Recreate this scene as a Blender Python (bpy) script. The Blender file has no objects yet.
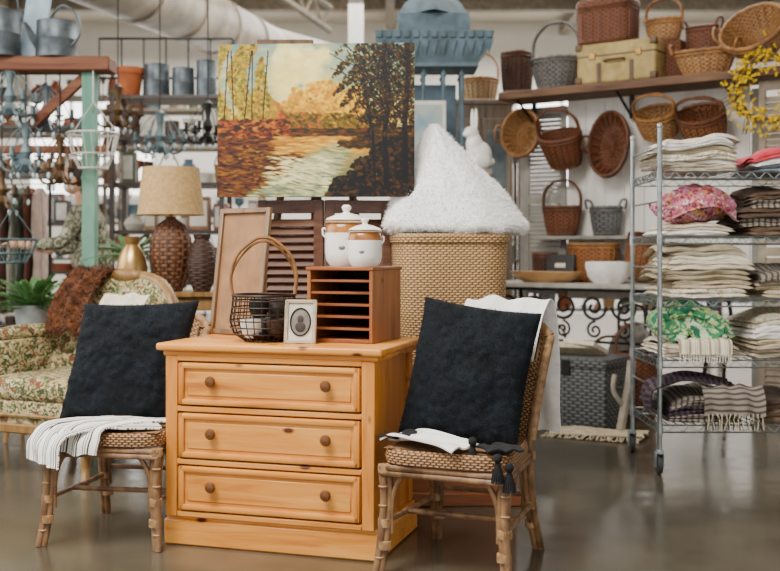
import bpy,bmesh,math,random
import numpy as np
from mathutils import Vector,Matrix,noise,Euler
R=random.Random(7)
F=1083.;H=1.11
def X(u,d):return (u-390)*d/F
def Z(v,d):return H-(v-250)*d/F
rad=math.radians
def lin(c):
    c=c/255.
    return c/12.92 if c<=.04045 else ((c+.055)/1.055)**2.4
def C(h):
    return tuple(lin(int(h[i:i+2],16)) for i in (0,2,4))+(1,)
# ---------------- materials ----------------
class NT:
    def __init__(s,name):
        s.m=bpy.data.materials.new(name);s.m.use_nodes=True;s.t=s.m.node_tree;s.b=s.t.nodes['Principled BSDF']
    def n(s,ty,**k):
        nd=s.t.nodes.new(ty)
        for a,b in k.items():setattr(nd,a,b)
        return nd
    def l(s,a,b):s.t.links.new(a,b)
    def math(s,op,a,b=None):
        nd=s.n('ShaderNodeMath',operation=op)
        for i,x in enumerate((a,b)):
            if x is None:continue
            if hasattr(x,'links'):s.l(x,nd.inputs[i])
            else:nd.inputs[i].default_value=x
        return nd.outputs[0]
    def ramp(s,fac,stops):
        nd=s.n('ShaderNodeValToRGB');cr=nd.color_ramp
        while len(cr.elements)<len(stops):cr.elements.new(.5)
        for e,(p,c) in zip(cr.elements,stops):e.position=p;e.color=C(c) if isinstance(c,str) else c
        s.l(fac,nd.inputs[0]);return nd.outputs[0]
    def co(s,kind='Object',scale=(1,1,1)):
        tc=s.n('ShaderNodeTexCoord');mp=s.n('ShaderNodeMapping');mp.inputs['Scale'].default_value=scale
        s.l(tc.outputs[kind],mp.inputs[0]);return mp.outputs[0]
    def noise(s,vec,scale,detail=3,dist=0):
        nd=s.n('ShaderNodeTexNoise');nd.inputs['Scale'].default_value=scale;nd.inputs['Detail'].default_value=detail
        nd.inputs['Distortion'].default_value=dist;s.l(vec,nd.inputs['Vector']);return nd.outputs[0]
    def mix(s,fac,a,b,mode='MIX'):
        nd=s.n('ShaderNodeMix',data_type='RGBA',blend_type=mode)
        for i,x in ((0,fac),(6,a),(7,b)):
            if hasattr(x,'links'):s.l(x,nd.inputs[i])
            else:nd.inputs[i].default_value=C(x) if isinstance(x,str) else x
        return nd.outputs[2]
    def bump(s,h,st=.5,dist=.01):
        nd=s.n('ShaderNodeBump');nd.inputs['Strength'].default_value=st;nd.inputs['Distance'].default_value=dist
        s.l(h,nd.inputs['Height']);s.l(nd.outputs[0],s.b.inputs['Normal'])
    def col(s,c):s.l(c,s.b.inputs['Base Color'])
    def pr(s,rough=.5,metal=0,**k):
        s.b.inputs['Roughness'].default_value=rough;s.b.inputs['Metallic'].default_value=metal
        for a,b in k.items():s.b.inputs[a.replace('_',' ')].default_value=b
_mc={}
def M(a,b=None,rough=.6,metal=0,sc=12,st=(1,1,1),bump=.15,name=None,**k):
    key=(a,b,rough,metal,sc,st,bump,name)
    if key in _mc:return _mc[key]
    t=NT(name or 'surface_'+a);t.pr(rough,metal,**k)
    v=t.co('Object',st);f=t.noise(v,sc,4,.3)
    b=b or a
    t.col(t.ramp(f,[(.32,a),(.68,b)]))
    if bump:t.bump(f,bump,.01)
    _mc[key]=t.m;return t.m
def wicker(name,light,dark,a=.022,b=.014,rough=.6):
    t=NT(name);t.pr(rough)
    tc=t.n('ShaderNodeTexCoord');sp=t.n('ShaderNodeSeparateXYZ');t.l(tc.outputs['UV'],sp.inputs[0])
    u=t.math('MULTIPLY',sp.outputs[0],math.pi/a);v=t.math('MULTIPLY',sp.outputs[1],1/b)
    row=t.math('FLOOR',v);ph=t.math('ADD',u,t.math('MULTIPLY',row,math.pi))
    s=t.math('ADD',t.math('MULTIPLY',t.math('SINE',ph),.5),.5)
    r=t.math('ABSOLUTE',t.math('SINE',t.math('MULTIPLY',v,math.pi)))
    h=t.math('MULTIPLY',t.math('POWER',s,.6),t.math('POWER',r,.7))
    c=t.ramp(h,[(0.02,dark),(.6,light)])
    nf=t.noise(t.co('Object'),14,3)
    c=t.mix(t.math('MULTIPLY',nf,.5),c,dark,'MIX')
    t.col(c);t.bump(h,.8,.006);return t.m
def wood(name,base,light,dark,axis=0,knots=True,rough=.38,sc=5):
    t=NT(name);t.pr(rough)
    st=[9,9,9];st[axis]=.8
    v=t.co('Object',tuple(st));n1=t.noise(v,sc*.6,5,.8)
    st2=[30,30,30];st2[axis]=1.;n2=t.noise(t.co('Object',tuple(st2)),sc,3,.2)
    c=t.ramp(n1,[(.25,dark),(.42,base),(.7,light)])
    c=t.mix(t.math('MULTIPLY',n2,.35),c,dark)
    if knots:
        vo=t.n('ShaderNodeTexVoronoi');vo.inputs['Scale'].default_value=3.6
        s3=[2.4,2.4,2.4];s3[axis]=1.2;t.l(t.co('Object',tuple(s3)),vo.inputs['Vector'])
        kf=t.ramp(vo.outputs['Distance'],[(.06,(1,1,1,1)),(.12,(0,0,0,1))])
        c=t.mix(kf,c,'5a2408')
    t.col(c);t.bump(n2,.08,.004);return t.m
def fabric_spots(name,base,cols,sc=18,rough=.9,bump=.3):
    t=NT(name);t.pr(rough)
    v=t.co('Object');c=t.ramp(t.noise(v,3,2),[(.3,base),(.7,base)])
    for i,cc in enumerate(cols):
        f=t.noise(t.co('Object',(1+.13*i,1.1,1+.2*i)),sc*(1+.25*i),2,1.5)
        m=t.ramp(f,[(.54,(0,0,0,1)),(.58,(1,1,1,1))])
        c=t.mix(m,c,cc)
    t.col(c);t.bump(t.noise(v,120,2),bump,.003);return t.m
def stripes(name,base,line,period,width,rough=.9,axis=0,line2=None):
    t=NT(name);t.pr(rough)
    tc=t.n('ShaderNodeTexCoord');sp=t.n('ShaderNodeSeparateXYZ');t.l(tc.outputs['UV'],sp.inputs[0])
    f=t.math('FRACT',t.math('MULTIPLY',sp.outputs[axis],1/period))
    m=t.math('LESS_THAN',f,width)
    c=t.mix(m,base,line)
    if line2:
        g=t.math('FRACT',t.math('MULTIPLY',sp.outputs[axis],5/period));m2=t.math('MULTIPLY',t.math('LESS_THAN',g,.45),t.math('GREATER_THAN',f,.5));c=t.mix(m2,c,line2)
    t.col(c);t.bump(t.noise(t.co('Object'),90,2),.3,.003);return t.m
# ---------------- mesh builder ----------------
def cm(P,n=8,closed=False):
    P=[Vector(p) for p in P];o=[];N=len(P)
    rng=range(N if closed else N-1)
    for i in rng:
        if closed:a,b,c,d=P[(i-1)%N],P[i],P[(i+1)%N],P[(i+2)%N]
        else:a,b,c,d=P[max(i-1,0)],P[i],P[i+1],P[min(i+2,N-1)]
        for k in range(n):
            t=k/n
            o.append(.5*((2*b)+(c-a)*t+(2*a-5*b+4*c-d)*t*t+(3*b-a-3*c+d)*t**3))
    if not closed:o.append(P[-1])
    return o
class B:
    def __init__(s,name):
        s.name=name;s.v=[];s.f=[];s.uv=[];s.m=[];s.mats=[]
    def mi(s,m):
        if m not in s.mats:s.mats.append(m)
        return s.mats.index(m)
    def surf(s,P,m,closeu=False,su=1.,sv=None,flip=False):
        ni=len(P);nj=len(P[0]);o=len(s.v);mi=s.mi(m)
        for r in P:
            for p in r:s.v.append(tuple(p))
        per=0
        mid=P[ni//2]
        for j in range(nj-(0 if closeu else 1)):per+=(Vector(mid[j])-Vector(mid[(j+1)%nj])).length
        du=per/(nj if closeu else max(nj-1,1))
        vv=[0]
        for i in range(1,ni):vv.append(vv[-1]+(Vector(P[i][0])-Vector(P[i-1][0])).length)
        for i in range(ni-1):
            for j in range(nj if closeu else nj-1):
                k=(j+1)%nj
                f=[o+i*nj+j,o+i*nj+k,o+(i+1)*nj+k,o+(i+1)*nj+j]
                u=[(j*du,vv[i]),((j+1)*du,vv[i]),((j+1)*du,vv[i+1]),(j*du,vv[i+1])]
                if flip:f.reverse();u.reverse()
                s.f.append(f);s.uv.append(u);s.m.append(mi)
    def face(s,pts,m):
        o=len(s.v);mi=s.mi(m)
        for p in pts:s.v.append(tuple(p))
        s.f.append(list(range(o,o+len(pts))));s.m.append(mi)
        s.uv.append([(p[0]+p[1]*.5,p[2]+p[1]*.5) for p in pts])
    def lathe(s,prof,m,seg=32,c=(0,0,0),sx=1,sy=1,sq=2,T=None,wob=0):
        P=[]
        for r,z in prof:
            row=[]
            for j in range(seg):
                a=2*math.pi*j/seg;ca,sa=math.cos(a),math.sin(a)
                if sq!=2:
                    k=(abs(ca)**sq+abs(sa)**sq)**(-1/sq)
                else:k=1
                rr=r*k*(1+wob*noise.noise((ca*2,sa*2,z*6+len(s.v))))
                p=Vector((rr*ca*sx,rr*sa*sy,z))
                if T is not None:p=T@p
                row.append(p+Vector(c))
            P.append(row)
        s.surf(P,m,True)
    def tube(s,pts,r,m,seg=8,closed=False):
        pts=[Vector(p) for p in pts];n=len(pts)
        rs=r if isinstance(r,(list,tuple)) else [r]*n
        tan=[]
        for i in range(n):
            if closed:t=pts[(i+1)%n]-pts[i-1]
            else:t=pts[min(i+1,n-1)]-pts[max(i-1,0)]
            if t.length<1e-9:t=Vector((0,0,1))
            tan.append(t.normalized())
        nn=tan[0].orthogonal().normalized();P=[]
        for i in range(n):
            nn=(nn-tan[i]*nn.dot(tan[i]))
            if nn.length<1e-6:nn=tan[i].orthogonal()
            nn.normalize();bb=tan[i].cross(nn)
            P.append([pts[i]+(nn*math.cos(2*math.pi*j/seg)+bb*math.sin(2*math.pi*j/seg))*rs[i] for j in range(seg)])
        if closed:P.append(P[0])
        s.surf(P,m,True)
        if not closed:
            s.face(list(reversed(P[0])),m);s.face(P[-1],m)
    def cyl(s,a,b,r1,r2,m,seg=16):s.tube([a,b],[r1,r2],m,seg)
    def box(s,c,sz,m,bev=.004,rot=None,seg=1):
        bm=bmesh.new();bmesh.ops.create_cube(bm,size=1)
        bmesh.ops.scale(bm,vec=sz,verts=bm.verts)
        bev=min(bev,min(sz)*.45)
        if bev>0:bmesh.ops.bevel(bm,geom=bm.edges[:],offset=bev,segments=seg,profile=.5,affect='EDGES')
        Mx=Euler(rot or (0,0,0)).to_matrix();o=len(s.v);mi=s.mi(m);bm.verts.index_update()
        for v in bm.verts:s.v.append(tuple(Mx@v.co+Vector(c)))
        for f in bm.faces:
            s.f.append([o+v.index for v in f.verts]);s.m.append(mi)
            n=f.normal;ax=max(range(3),key=lambda i:abs(n[i]))
            i,j=[(1,2),(0,2),(0,1)][ax]
            s.uv.append([(v.co[i],v.co[j]) for v in f.verts])
        bm.free()
    def ball(s,c,r,m,seg=16,T=None,nz=0,nsc=6):
        if not isinstance(r,(tuple,list)):r=(r,r,r)
        P=[];k=seg//2+1
        for i in range(k):
            th=math.pi*(.001+.998*i/(k-1))-math.pi/2;row=[]
            for j in range(seg):
                a=2*math.pi*j/seg
                p=Vector((math.cos(th)*math.cos(a),math.cos(th)*math.sin(a),math.sin(th)))
                q=1+nz*noise.noise(p*nsc+Vector(c)*3)
                p=Vector((p.x*r[0]*q,p.y*r[1]*q,p.z*r[2]*q))
                if T is not None:p=T@p
                row.append(p+Vector(c))
            P.append(row)
        s.surf(P,m,True)
    def slab(s,c,w,d,h,m,seed=0,base=0,amp=.02,H_=.15):
        P=[];nx=22;nl=36
        def disp(x,y,zz):
            k=min(1,(zz)/H_)
            return amp*k*noise.noise(Vector((x*5+base,y*5,base)))*1.6-.028*k*(abs(2*x/w)**3+abs(2*y/d)**4*.7)
        for i in range(nx+1):
            u=-1+2*i/nx;e=(1-abs(u)**14)**.5 if abs(u)<1 else 0.02
            e=max(e,.05);row=[]
            for j in range(nl):
                a=2*math.pi*j/nl;ca,sa=math.cos(a),math.sin(a)
                k=(abs(ca)**7+abs(sa)**7)**(-1/7)
                x=u*w/2*(1+.03*noise.noise(Vector((sa*3,seed,ca))));y=ca*k*d/2*(.97+.03*e);z=c[2]+sa*k*h/2*e
                y+=.014*noise.noise(Vector((x*8,seed*2.3,sa)))+.006*noise.noise(Vector((x*25,seed*2.3,sa*2)))
                zz=z+disp(x,y,z)+.006*noise.noise(Vector((x*14,y*14,seed)))
                row.append(Vector((x+c[0],y+c[1],max(zz,.0))))
            P.append(row)
        s.surf(P,m,True);s.face(list(reversed(P[0])),m);s.face(P[-1],m)
    def pillow(s,w,h,t,m,nz=.012,n=56,pw=.42,pinch=.07,seed=0,shear=0,emb=.006):
        for sg in (1,-1):
            P=[]
            for i in range(n+1):
                v=-1+2*i/n;row=[]
                for j in range(n+1):
                    u=-1+2*j/n
                    z=h/2*v*(1-pinch*(1-u*u));x=w/2*u*(1-pinch*(1-v*v))+shear*z
                    k=max(0,(1-u*u)*(1-v*v))**pw
                    pv=Vector((x*24,z*24,seed));dd,_=noise.voronoi(pv)
                    y=sg*(t/2*k+nz*k*noise.noise(Vector((u*2.5+seed,v*2.5,sg*3+seed)))+emb*min(1,k*3)*(min(1,(dd[1]-dd[0])*2.2)-.5))
                    row.append(Vector((x,y,z)))
                P.append(row)
            s.surf(P,m,flip=(sg<0))
    def cloth(s,path,wv,m,nu=24,amp=.012,freq=6,seed=0,n=6,th=.006,taper=0):
        path=cm(path,n);wv=Vector(wv);L=len(path);P=[];Q=[]
        for i,p in enumerate(path):
            t=(path[min(i+1,L-1)]-path[max(i-1,0)]).normalized();nr=t.cross(wv.normalized()).normalized()
            row=[];row2=[]
            for j in range(nu+1):
                u=j/nu-.5;k=1-taper*i/L
                q=p+wv*u*k+nr*amp*(math.sin(u*freq*6.28*k+seed+.6*math.sin(i*.3))*.6+noise.noise(Vector((u*5,i*.15,seed))))
                q=q+t*noise.noise(Vector((u*4,seed+9,0)))*amp*1.5
                row.append(q);row2.append(q-nr*th)
            P.append(row);Q.append(row2)
        s.surf(P,m);s.surf(Q,m,flip=True)
        s.surf([P[0],Q[0]],m);s.surf([P[-1],Q[-1]],m)
        s.surf([[r[0] for r in P],[r[0] for r in Q]],m);s.surf([[r[-1] for r in P],[r[-1] for r in Q]],m)
    def tufts(s,n,L,w,m,seed=1,droop=.3):
        rr=random.Random(seed);fs=list(s.f);ar=[]
        V=[Vector(v) for v in s.v]
        for f in fs:
            a=(V[f[2]]-V[f[0]]).cross(V[f[1]]-V[f[-1]]) if len(f)>3 else Vector((0,0,0));ar.append(a.length)
        cen=sum(V,Vector())/len(V)
        ch=rr.choices(range(len(fs)),ar,k=n);mi=s.mi(m)
        for k in ch:
            f=fs[k];a,b=rr.random(),rr.random()
            p=V[f[0]].lerp(V[f[1]],a).lerp(V[f[3]].lerp(V[f[2]],a),b)
            nr=(V[f[2]]-V[f[0]]).cross(V[f[3]]-V[f[1]])
            if nr.length<1e-9:continue
            nr.normalize()
            if nr.dot(p-cen)<0:nr=-nr
            d=nr+Vector([rr.uniform(-.8,.8) for _ in range(3)])-Vector((0,0,droop));d.normalize()
            sd=d.orthogonal().normalized()*w
            o=len(s.v);p0=p-nr*.003
            s.v+= [tuple(p0-sd),tuple(p0+sd),tuple(p+d*L*rr.uniform(.6,1.2))]
            s.f.append([o,o+1,o+2]);s.uv.append([(0,0),(0,1),(1,1)]);s.m.append(mi)
    def done(s,loc=(0,0,0),rot=(0,0,0),angle=.7,remesh=0,sub=0):
        if not isinstance(rot,(tuple,list)):rot=(0,0,rot)
        me=bpy.data.meshes.new(s.name);me.from_pydata(s.v,[],s.f)
        uvl=me.uv_layers.new(name='UVMap')
        flat=[c for f in s.uv for p in f for c in p]
        if len(flat)==len(me.loops)*2:uvl.data.foreach_set('uv',flat)
        for m in s.mats:me.materials.append(m)
        me.polygons.foreach_set('material_index',s.m)
        me.polygons.foreach_set('use_smooth',[True]*len(me.polygons))
        me.update();me.set_sharp_from_angle(angle=angle)
        o=bpy.data.objects.new(s.name,me);bpy.context.collection.objects.link(o)
        o.location=loc;o.rotation_euler=rot
        if remesh:
            r=o.modifiers.new('r','REMESH');r.mode='VOXEL';r.voxel_size=remesh;r.use_smooth_shade=True
            sm=o.modifiers.new('s','SMOOTH');sm.iterations=4
        return o
# ---------------- palette ----------------
pineX=wood('pine_grain_x','DE9038','F0AC54','B86E26',0)
pineZ=wood('pine_grain_z','D48630','E89E46','AA6420',2)
orgX=wood('organizer_wood','8E4E26','AA683A','54290F',0,False)
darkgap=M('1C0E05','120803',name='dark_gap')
knobm=M('5A3618','7A4A22',rough=.35,name='knob_wood')
rattan=M('96704A','553822',rough=.5,sc=25,st=(1,1,.6),name='rattan_pole')
rattan2=M('B48E60','7A5634',rough=.6,sc=40,name='rattan_binding')
seatw=wicker('seat_weave','C49260','40260F',.011,.009)
w_tan=wicker('wicker_tan','C8985E','583416',.022,.015)
w_brn=wicker('wicker_brown','8E4E26','2C1608',.022,.015)
w_org=wicker('wicker_honey','B06C30','46240C',.022,.015)
w_dk=wicker('wicker_dark','543422','1C0E08',.024,.016)
w_gry=wicker('wicker_grey','86827C','282624',.024,.018)
w_lt=wicker('wicker_cream','D4BC94','80603A',.02,.016)
w_slate=wicker('wicker_slate','6C6E6E','1C1E1E',.03,.02)
w_lamp=wicker('wicker_lamp','8A5830','241208',.035,.024)
rim_t=M('A07038','6C4422',name='rim_tan');rim_b=M('6A3A1A','42220C',name='rim_brown');rim_g=M('6F6B64','42403C',name='rim_grey')
galv=M('98A0A4','6A7276',rough=.38,metal=.7,name='galvanised')
chrome=M('AAB0B0','80888A',rough=.28,metal=.9,bump=0,name='chrome_wire')
iron=M('100E0C','1A1816',rough=.5,metal=.3,bump=0,name='black_iron')
white=M('F4F2EC','E8E4DC',rough=.8,name='white_paint')
ceram=M('F6F3EC','EEE8DC',rough=.2,bump=.02,name='ceramic_white')
ambg=M('B07434','8A5220',rough=.2,bump=.02,sc=20,name='amber_glaze')
brass=M('B08A50','8C6A36',rough=.35,metal=.8,bump=0,name='brass')
cream=M('EAE2D0','D4C8B0',rough=.95,sc=30,bump=.3,name='cream_cloth')
cream2=M('D0C2A6','B4A284',rough=.95,sc=30,bump=.3,name='oat_cloth')
whitec=M('F5F3EE','E4E0D8',rough=.95,sc=30,bump=.3,name='white_cloth')
blackc=M('0C0D0F','16181A',rough=.95,sc=40,bump=.4,name='black_cloth')
# ---------------- camera / world ----------------
cam=bpy.data.cameras.new('camera');co=bpy.data.objects.new('camera',cam);bpy.context.collection.objects.link(co)
co.location=(0,0,H);co.rotation_euler=(rad(90),0,0);cam.sensor_width=36;cam.lens=1083/780*36;cam.shift_y=-35.5/780
cam.dof.use_dof=True;cam.dof.focus_distance=4.05;cam.dof.aperture_fstop=2.6
bpy.context.scene.camera=co
w=bpy.data.worlds.new('world');bpy.context.scene.world=w;w.use_nodes=True
w.node_tree.nodes['Background'].inputs[0].default_value=(1,.99,.97,1);w.node_tree.nodes['Background'].inputs[1].default_value=1.5
def area(loc,rot,sx,sy,e,col=(1,.97,.92),name='added_overhead_light'):
    l=bpy.data.lights.new(name,'AREA');l.shape='RECTANGLE';l.size=sx;l.size_y=sy;l.energy=e;l.color=col
    o=bpy.data.objects.new(name,l);bpy.context.collection.objects.link(o);o.location=loc;o.rotation_euler=rot
area((-1.8,2.2,4.5),(rad(12),rad(-14),0),2.6,2.0,470)  # soft key added above the frame, front left; no fixture there
area((1.4,10.5,4.6),(0,0,0),7,5,820)  # unseen overhead fill, added to brighten the background
area((0,16,4.5),(0,0,0),14,4,850)  # second added fill, out of view, lifts the far end of the hall
area((-5.5,5,2.8),(0,rad(-75),0),3,5,250,(1,.99,.97),'window_light')
# ---------------- room ----------------
t=NT('polished_concrete');t.pr(.2)
v=t.co('Object');n1=t.noise(v,1.3,6,.6);n2=t.noise(v,9,5)
c=t.ramp(n1,[(.3,'433D31'),(.7,'675F4F')]);c=t.mix(t.math('MULTIPLY',n2,.4),c,'363026')
t.col(c);t.l(t.ramp(n2,[(.3,(.13,)*3+(1,)),(.8,(.26,)*3+(1,))]),t.b.inputs['Roughness'])
b=B('floor');b.box((0,9,-.05),(20,24,.1),t.m,0);b.done()
wallm=M('F5F3EE','EEEBE4',rough=.9,sc=2,bump=.02,name='wall_paint')
b=B('wall_back');b.box((0,19.1,2.5),(20,.2,5.2),wallm,0)
b.done()
b=B('wall_left');b.box((-10.1,9,2.5),(.2,24,5.2),wallm,0);b.done()
b=B('wall_right');b.box((10.1,9,2.5),(.2,24,5.2),wallm,0);b.done()
ceilm=M('DED6C8','CCC4B6',rough=.9,sc=1,bump=0,name='ceiling_paint')
b=B('ceiling');b.box((0,9,5.15),(20,24,.1),ceilm,0)
b.done()
b=B('ceiling_beams');bmm=M('8E8474','6E6456',rough=.6,name='beam_paint')
for y in (11,14,17):b.box((0,y,4.98),(20,.2,.24),bmm,.01)
for x in (-6,-3,0,3,6):b.box((x,9,4.95),(.14,19.6,.2),bmm,.01)
b.done()
b=B('air_duct');dm=M('A0937F','6C6254',rough=.4,metal=.3,sc=3,name='duct_metal')
p0=Vector((X(75,9),9,Z(-40,9)));p1=Vector((X(268,15.5),15.5,Z(50,15.5)))
b.tube([p0+(p1-p0)*k/10 for k in range(11)],.33,dm,24)
for k in (2,4,6,8):
    q=p0+(p1-p0)*k/10;dd=(p1-p0).normalized()*.03;b.tube([q-dd,q+dd],.35,dm,24)
b.cyl(p1,p1+Vector((1.0,2.2,.1)),.33,.33,dm,24)
b.done()
b=B('roof_truss');p0=Vector((X(150,10),10,4.6));p1=Vector((X(330,14),14,Z(8,14)))
for o in ((0,0,0),(0,0,-.3)):b.tube([p0+Vector(o),p1+Vector(o)],.04,bmm,8)
for k in range(8):b.tube([p0+(p1-p0)*k/8,p0+(p1-p0)*(k+.5)/8+Vector((0,0,-.3)),p0+(p1-p0)*(k+1)/8],.02,bmm,6)
b.done()
b=B('support_column');b.box((X(356,15),15,2.5),(.2,.2,5.1),white,.01);b.done()
wn=NT('window_glow');wn.b.inputs['Emission Color'].default_value=(1,.98,.95,1);wn.b.inputs['Emission Strength'].default_value=4
for i,(x,ww) in enumerate(((-5.2,2.2),(-2.2,1.6),(3.4,2.4))):
    b=B('window_%d'%(i+1));b.box((x,18.97,2.9),(ww,.04,1.7),wn.m,0)
    for k in range(4):b.box((x-ww/2+ww*k/3,18.93,2.9),(.06,.08,1.8),white,.005)
    for k in range(3):b.box((x,18.93,2.05+.85*k),(ww+.06,.08,.06),white,.005)
    b.done()
# ---------------- dresser ----------------
Wd=.825;Dp=.50
DR=rad(-17);DO=Vector((-.843,4.08,0));ex=Vector((math.cos(DR),math.sin(DR),0));ey=Vector((-math.sin(DR),math.cos(DR),0))
def DL(u,v,z=0):
    return DO+ex*u+ey*v+Vector((0,0,z))
b=B('pine_dresser')
b.box((Wd/2,Dp/2+.02,.405),(Wd-.03,Dp-.05,.63),pineZ,.002)
b.box((Wd/2,Dp/2+.01,.05),(Wd+.03,Dp+.01,.1),pineX,.008)
b.box((Wd/2,Dp/2+.01,.106),(Wd+.012,Dp-.004,.018),pineX,.007,seg=2)
b.box((Wd/2,Dp/2,.747),(Wd+.065,Dp+.05,.028),pineX,.009,seg=3)
b.box((Wd/2,Dp/2+.005,.722),(Wd+.03,Dp+.015,.024),pineX,.010,seg=2)
b.box((Wd/2,.022,.41),(Wd-.06,.01,.62),darkgap,0)
for x in (.024,Wd-.024):b.box((x,.012,.412),(.048,.035,.60),pineZ,.003)
for z in (.122,.318,.516,.705):b.box((Wd/2,.012,z),(Wd-.095,.034,.02),pineX,.003)
for k in range(3):
    z0=(.134,.330,.528)[k];z1=(.306,.504,.693)[k];zc=(z0+z1)/2;hh=z1-z0-.008;ww=Wd-.106
    b.box((Wd/2,.016,zc),(ww,.03,hh),pineX,.004)
    for sx in (-1,1):
        b.box((Wd/2+sx*(ww/2-.013),-.002,zc),(.024,.016,hh),pineZ,.006,seg=2)
        b.box((Wd/2,-.002,zc+sx*(hh/2-.011)),(ww-.004,.016,.022),pineX,.006,seg=2)
    b.box((Wd/2,.001,zc),(ww-.07,.008,hh-.066),pineX,.004)
    T=Matrix.Rotation(rad(90),3,'X')
    for x in (Wd*.235,Wd*.785):
        b.lathe([(.0,0),(.010,0),(.009,.012),(.019,.018),(.021,.026),(.016,.034),(.0,.037)],knobm,20,(x,-.001,zc+.012),T=T)
for y in (.035,Dp-.025):b.box((Wd-.012,y,.42),(.02,.055,.6),pineZ,.003)
b.done(DO,DR)
# ---------------- chairs ----------------
def chair(loc,rz):
    b=B('wicker_dining_chair');s=.43
    fw,bw,d0,d1=.235,.20,-.23,.2
    P=[]
    prof=[(.0,s-.015),(.5,s-.013),(.85,s-.004),(.95,s),(1.0,s-.008),(1.02,s-.028),(1.0,s-.05),(.94,s-.055),(.6,s-.05),(.0,s-.05)]
    for r,z in prof:
        row=[]
        for j in range(48):
            a=2*math.pi*j/48;ca,sa=math.cos(a),math.sin(a);k=(abs(ca)**5+abs(sa)**5)**(-.2)
            yy=sa*k;wd=bw+(fw-bw)*(1-(yy+1)/2)
            row.append((ca*k*wd*max(r,.002),(d0+d1)/2+yy*(d1-d0)/2*max(r,.002),z))
        P.append(row)
    b.surf(P,seatw,True)
    G=[[( (-1+2*j/12)*(bw+(fw-bw)*(1-i/10))*.93,d0*.9+(d1*.92-d0*.9)*i/10,s+.001-.012*(1-abs(-1+2*j/12)**3)*(1-abs(-1+i/5)**3)) for j in range(13)] for i in range(11)]
    b.surf(G,seatw)
    for z in (s-.065,s-.085):
        b.tube(cm([(-fw*.93,d0*.95,z),(fw*.93,d0*.95,z),(bw*.95,d1*.95,z),(-bw*.95,d1*.95,z)],1,True),.011,rattan,8,True)
    for sx in (-1,1):
        for o in (0,1):
            b.tube(cm([(sx*(fw-.012-.02*o),d0+.02+.012*o,s-.06),(sx*(fw-.02-.018*o),d0+.02+.012*o,.25),(sx*(fw-.01-.016*o),d0+.01+.010*o,.10),(sx*(fw+.0-.014*o),d0-.005+.008*o,.0)],5),.0135,rattan,10)
        b.tube(cm([(sx*(fw-.045),d0+.03,.14),(sx*(fw-.05),d0+.03,.26),(sx*(fw-.09),d0+.025,.34),(sx*.05,d0+.02,s-.075)],5),.009,rattan,8)
        b.tube(cm([(sx*(fw-.02),d0+.045,.14),(sx*(fw-.02),d0+.06,.27),(sx*(fw-.03),d0+.12,.35),(sx*(bw),.03,s-.075)],5),.009,rattan,8)
        for o in (0,1):
            b.tube(cm([(sx*(bw+.01-.018*o),d1+.09,0),(sx*(bw-.005-.018*o),d1+.04,.15),(sx*(bw-.01-.018*o),d1+.01,.3),(sx*(bw-.01-.018*o),d1+.01,.42)],5),.0135,rattan,10)
        b.tube(cm([(sx*(bw-.04),d1+.035,.14),(sx*(bw-.045),d1+.02,.28),(sx*(bw-.08),d1+.01,.34),(sx*.05,d1,s-.075)],5),.009,rattan,8)
        b.tube([(sx*(fw-.02),d0+.03,.175),(sx*(bw-.015),d1+.03,.175)],.010,rattan,8)
        # cane nodes along the front poles
        for z in (.06,.235,.30):
            b.lathe([(.0135,-.004),(.0165,0),(.0135,.004)],rattan2,10,(sx*(fw-.018+(.008 if z<.1 else 0)),d0+.018-(.014 if z<.1 else 0),z))
        for z in (.10,.175,.36):
            b.lathe([(.001,-.015),(.025,-.014),(.026,0),(.025,.014),(.001,.015)],rattan2,10,(sx*(fw-.022),d0+.024-(0.008 if z<.12 else 0),z),sx=1.,sy=.85)
            b.lathe([(.001,-.015),(.025,-.014),(.026,0),(.025,.014),(.001,.015)],rattan2,10,(sx*(bw-.018),d1+.045-.1*max(0,z-.12)+(.02 if z<.12 else 0),z))
    b.tube([(-(fw-.02),-.02,.175),(fw-.02,-.02,.175)],.010,rattan,8)
    b.tube([(-(bw-.02),d1+.04,.21),(bw-.02,d1+.04,.21)],.010,rattan,8)
    P=[];Q=[]
    for i in range(15):
        k=i/14;z=s-.01+k*(.84-s-.01);y=d1+.012+.115*((z-s)/.42 if z>s else 0)**1.5;row=[];row2=[]
        ww=bw-.005+.045*k
        for j in range(17):
            u=-1+2*j/16;top=.03*(1-u**4)*k
            row.append((u*ww,y+.03*(1-u*u)-.012,z+top-.03*k*k*abs(u)**6));row2.append((u*ww,y+.03*(1-u*u)+.006,z+top-.03*k*k*abs(u)**6))
        P.append(row);Q.append(row2)
    b.surf(P,seatw);b.surf(Q,seatw,flip=True)
    b.tube([Vector(a)+Vector((0,.008,0)) for a in P[-1]],.018,rattan2,10)
    for sx in (0,-1):b.tube([Vector(r[sx])+Vector((0,.008,0)) for r in P],.018,rattan2,10)
    for q in range(7):
        a=int(q*16/6);c2=min(16,a+3);pts=[Vector(P[i][min(16,max(0,a+int((c2-a)*i/14)))])-Vector((0,.006,0)) for i in range(15)];b.tube(pts,.005,rattan,5)
    return b.done(loc,rz)
fr=rad(-22)
chairR=Vector((.257,3.83,0));chair(chairR,fr)
fl=rad(-9);chairL=Vector((-1.045,4.25,0));chair(chairL,fl)
t=NT('navy_fur');t.pr(.9,Specular_IOR_Level=.3)
nf=t.noise(t.co('Object'),160,3);nb=t.noise(t.co('Object'),14,2)
t.col(t.ramp(t.math('ADD',t.math('MULTIPLY',nb,.6),t.math('MULTIPLY',nf,.4)),[(.35,'0C151D'),(.65,'020406')]))
t.bump(nf,.6,.006)
navy=t.m
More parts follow.
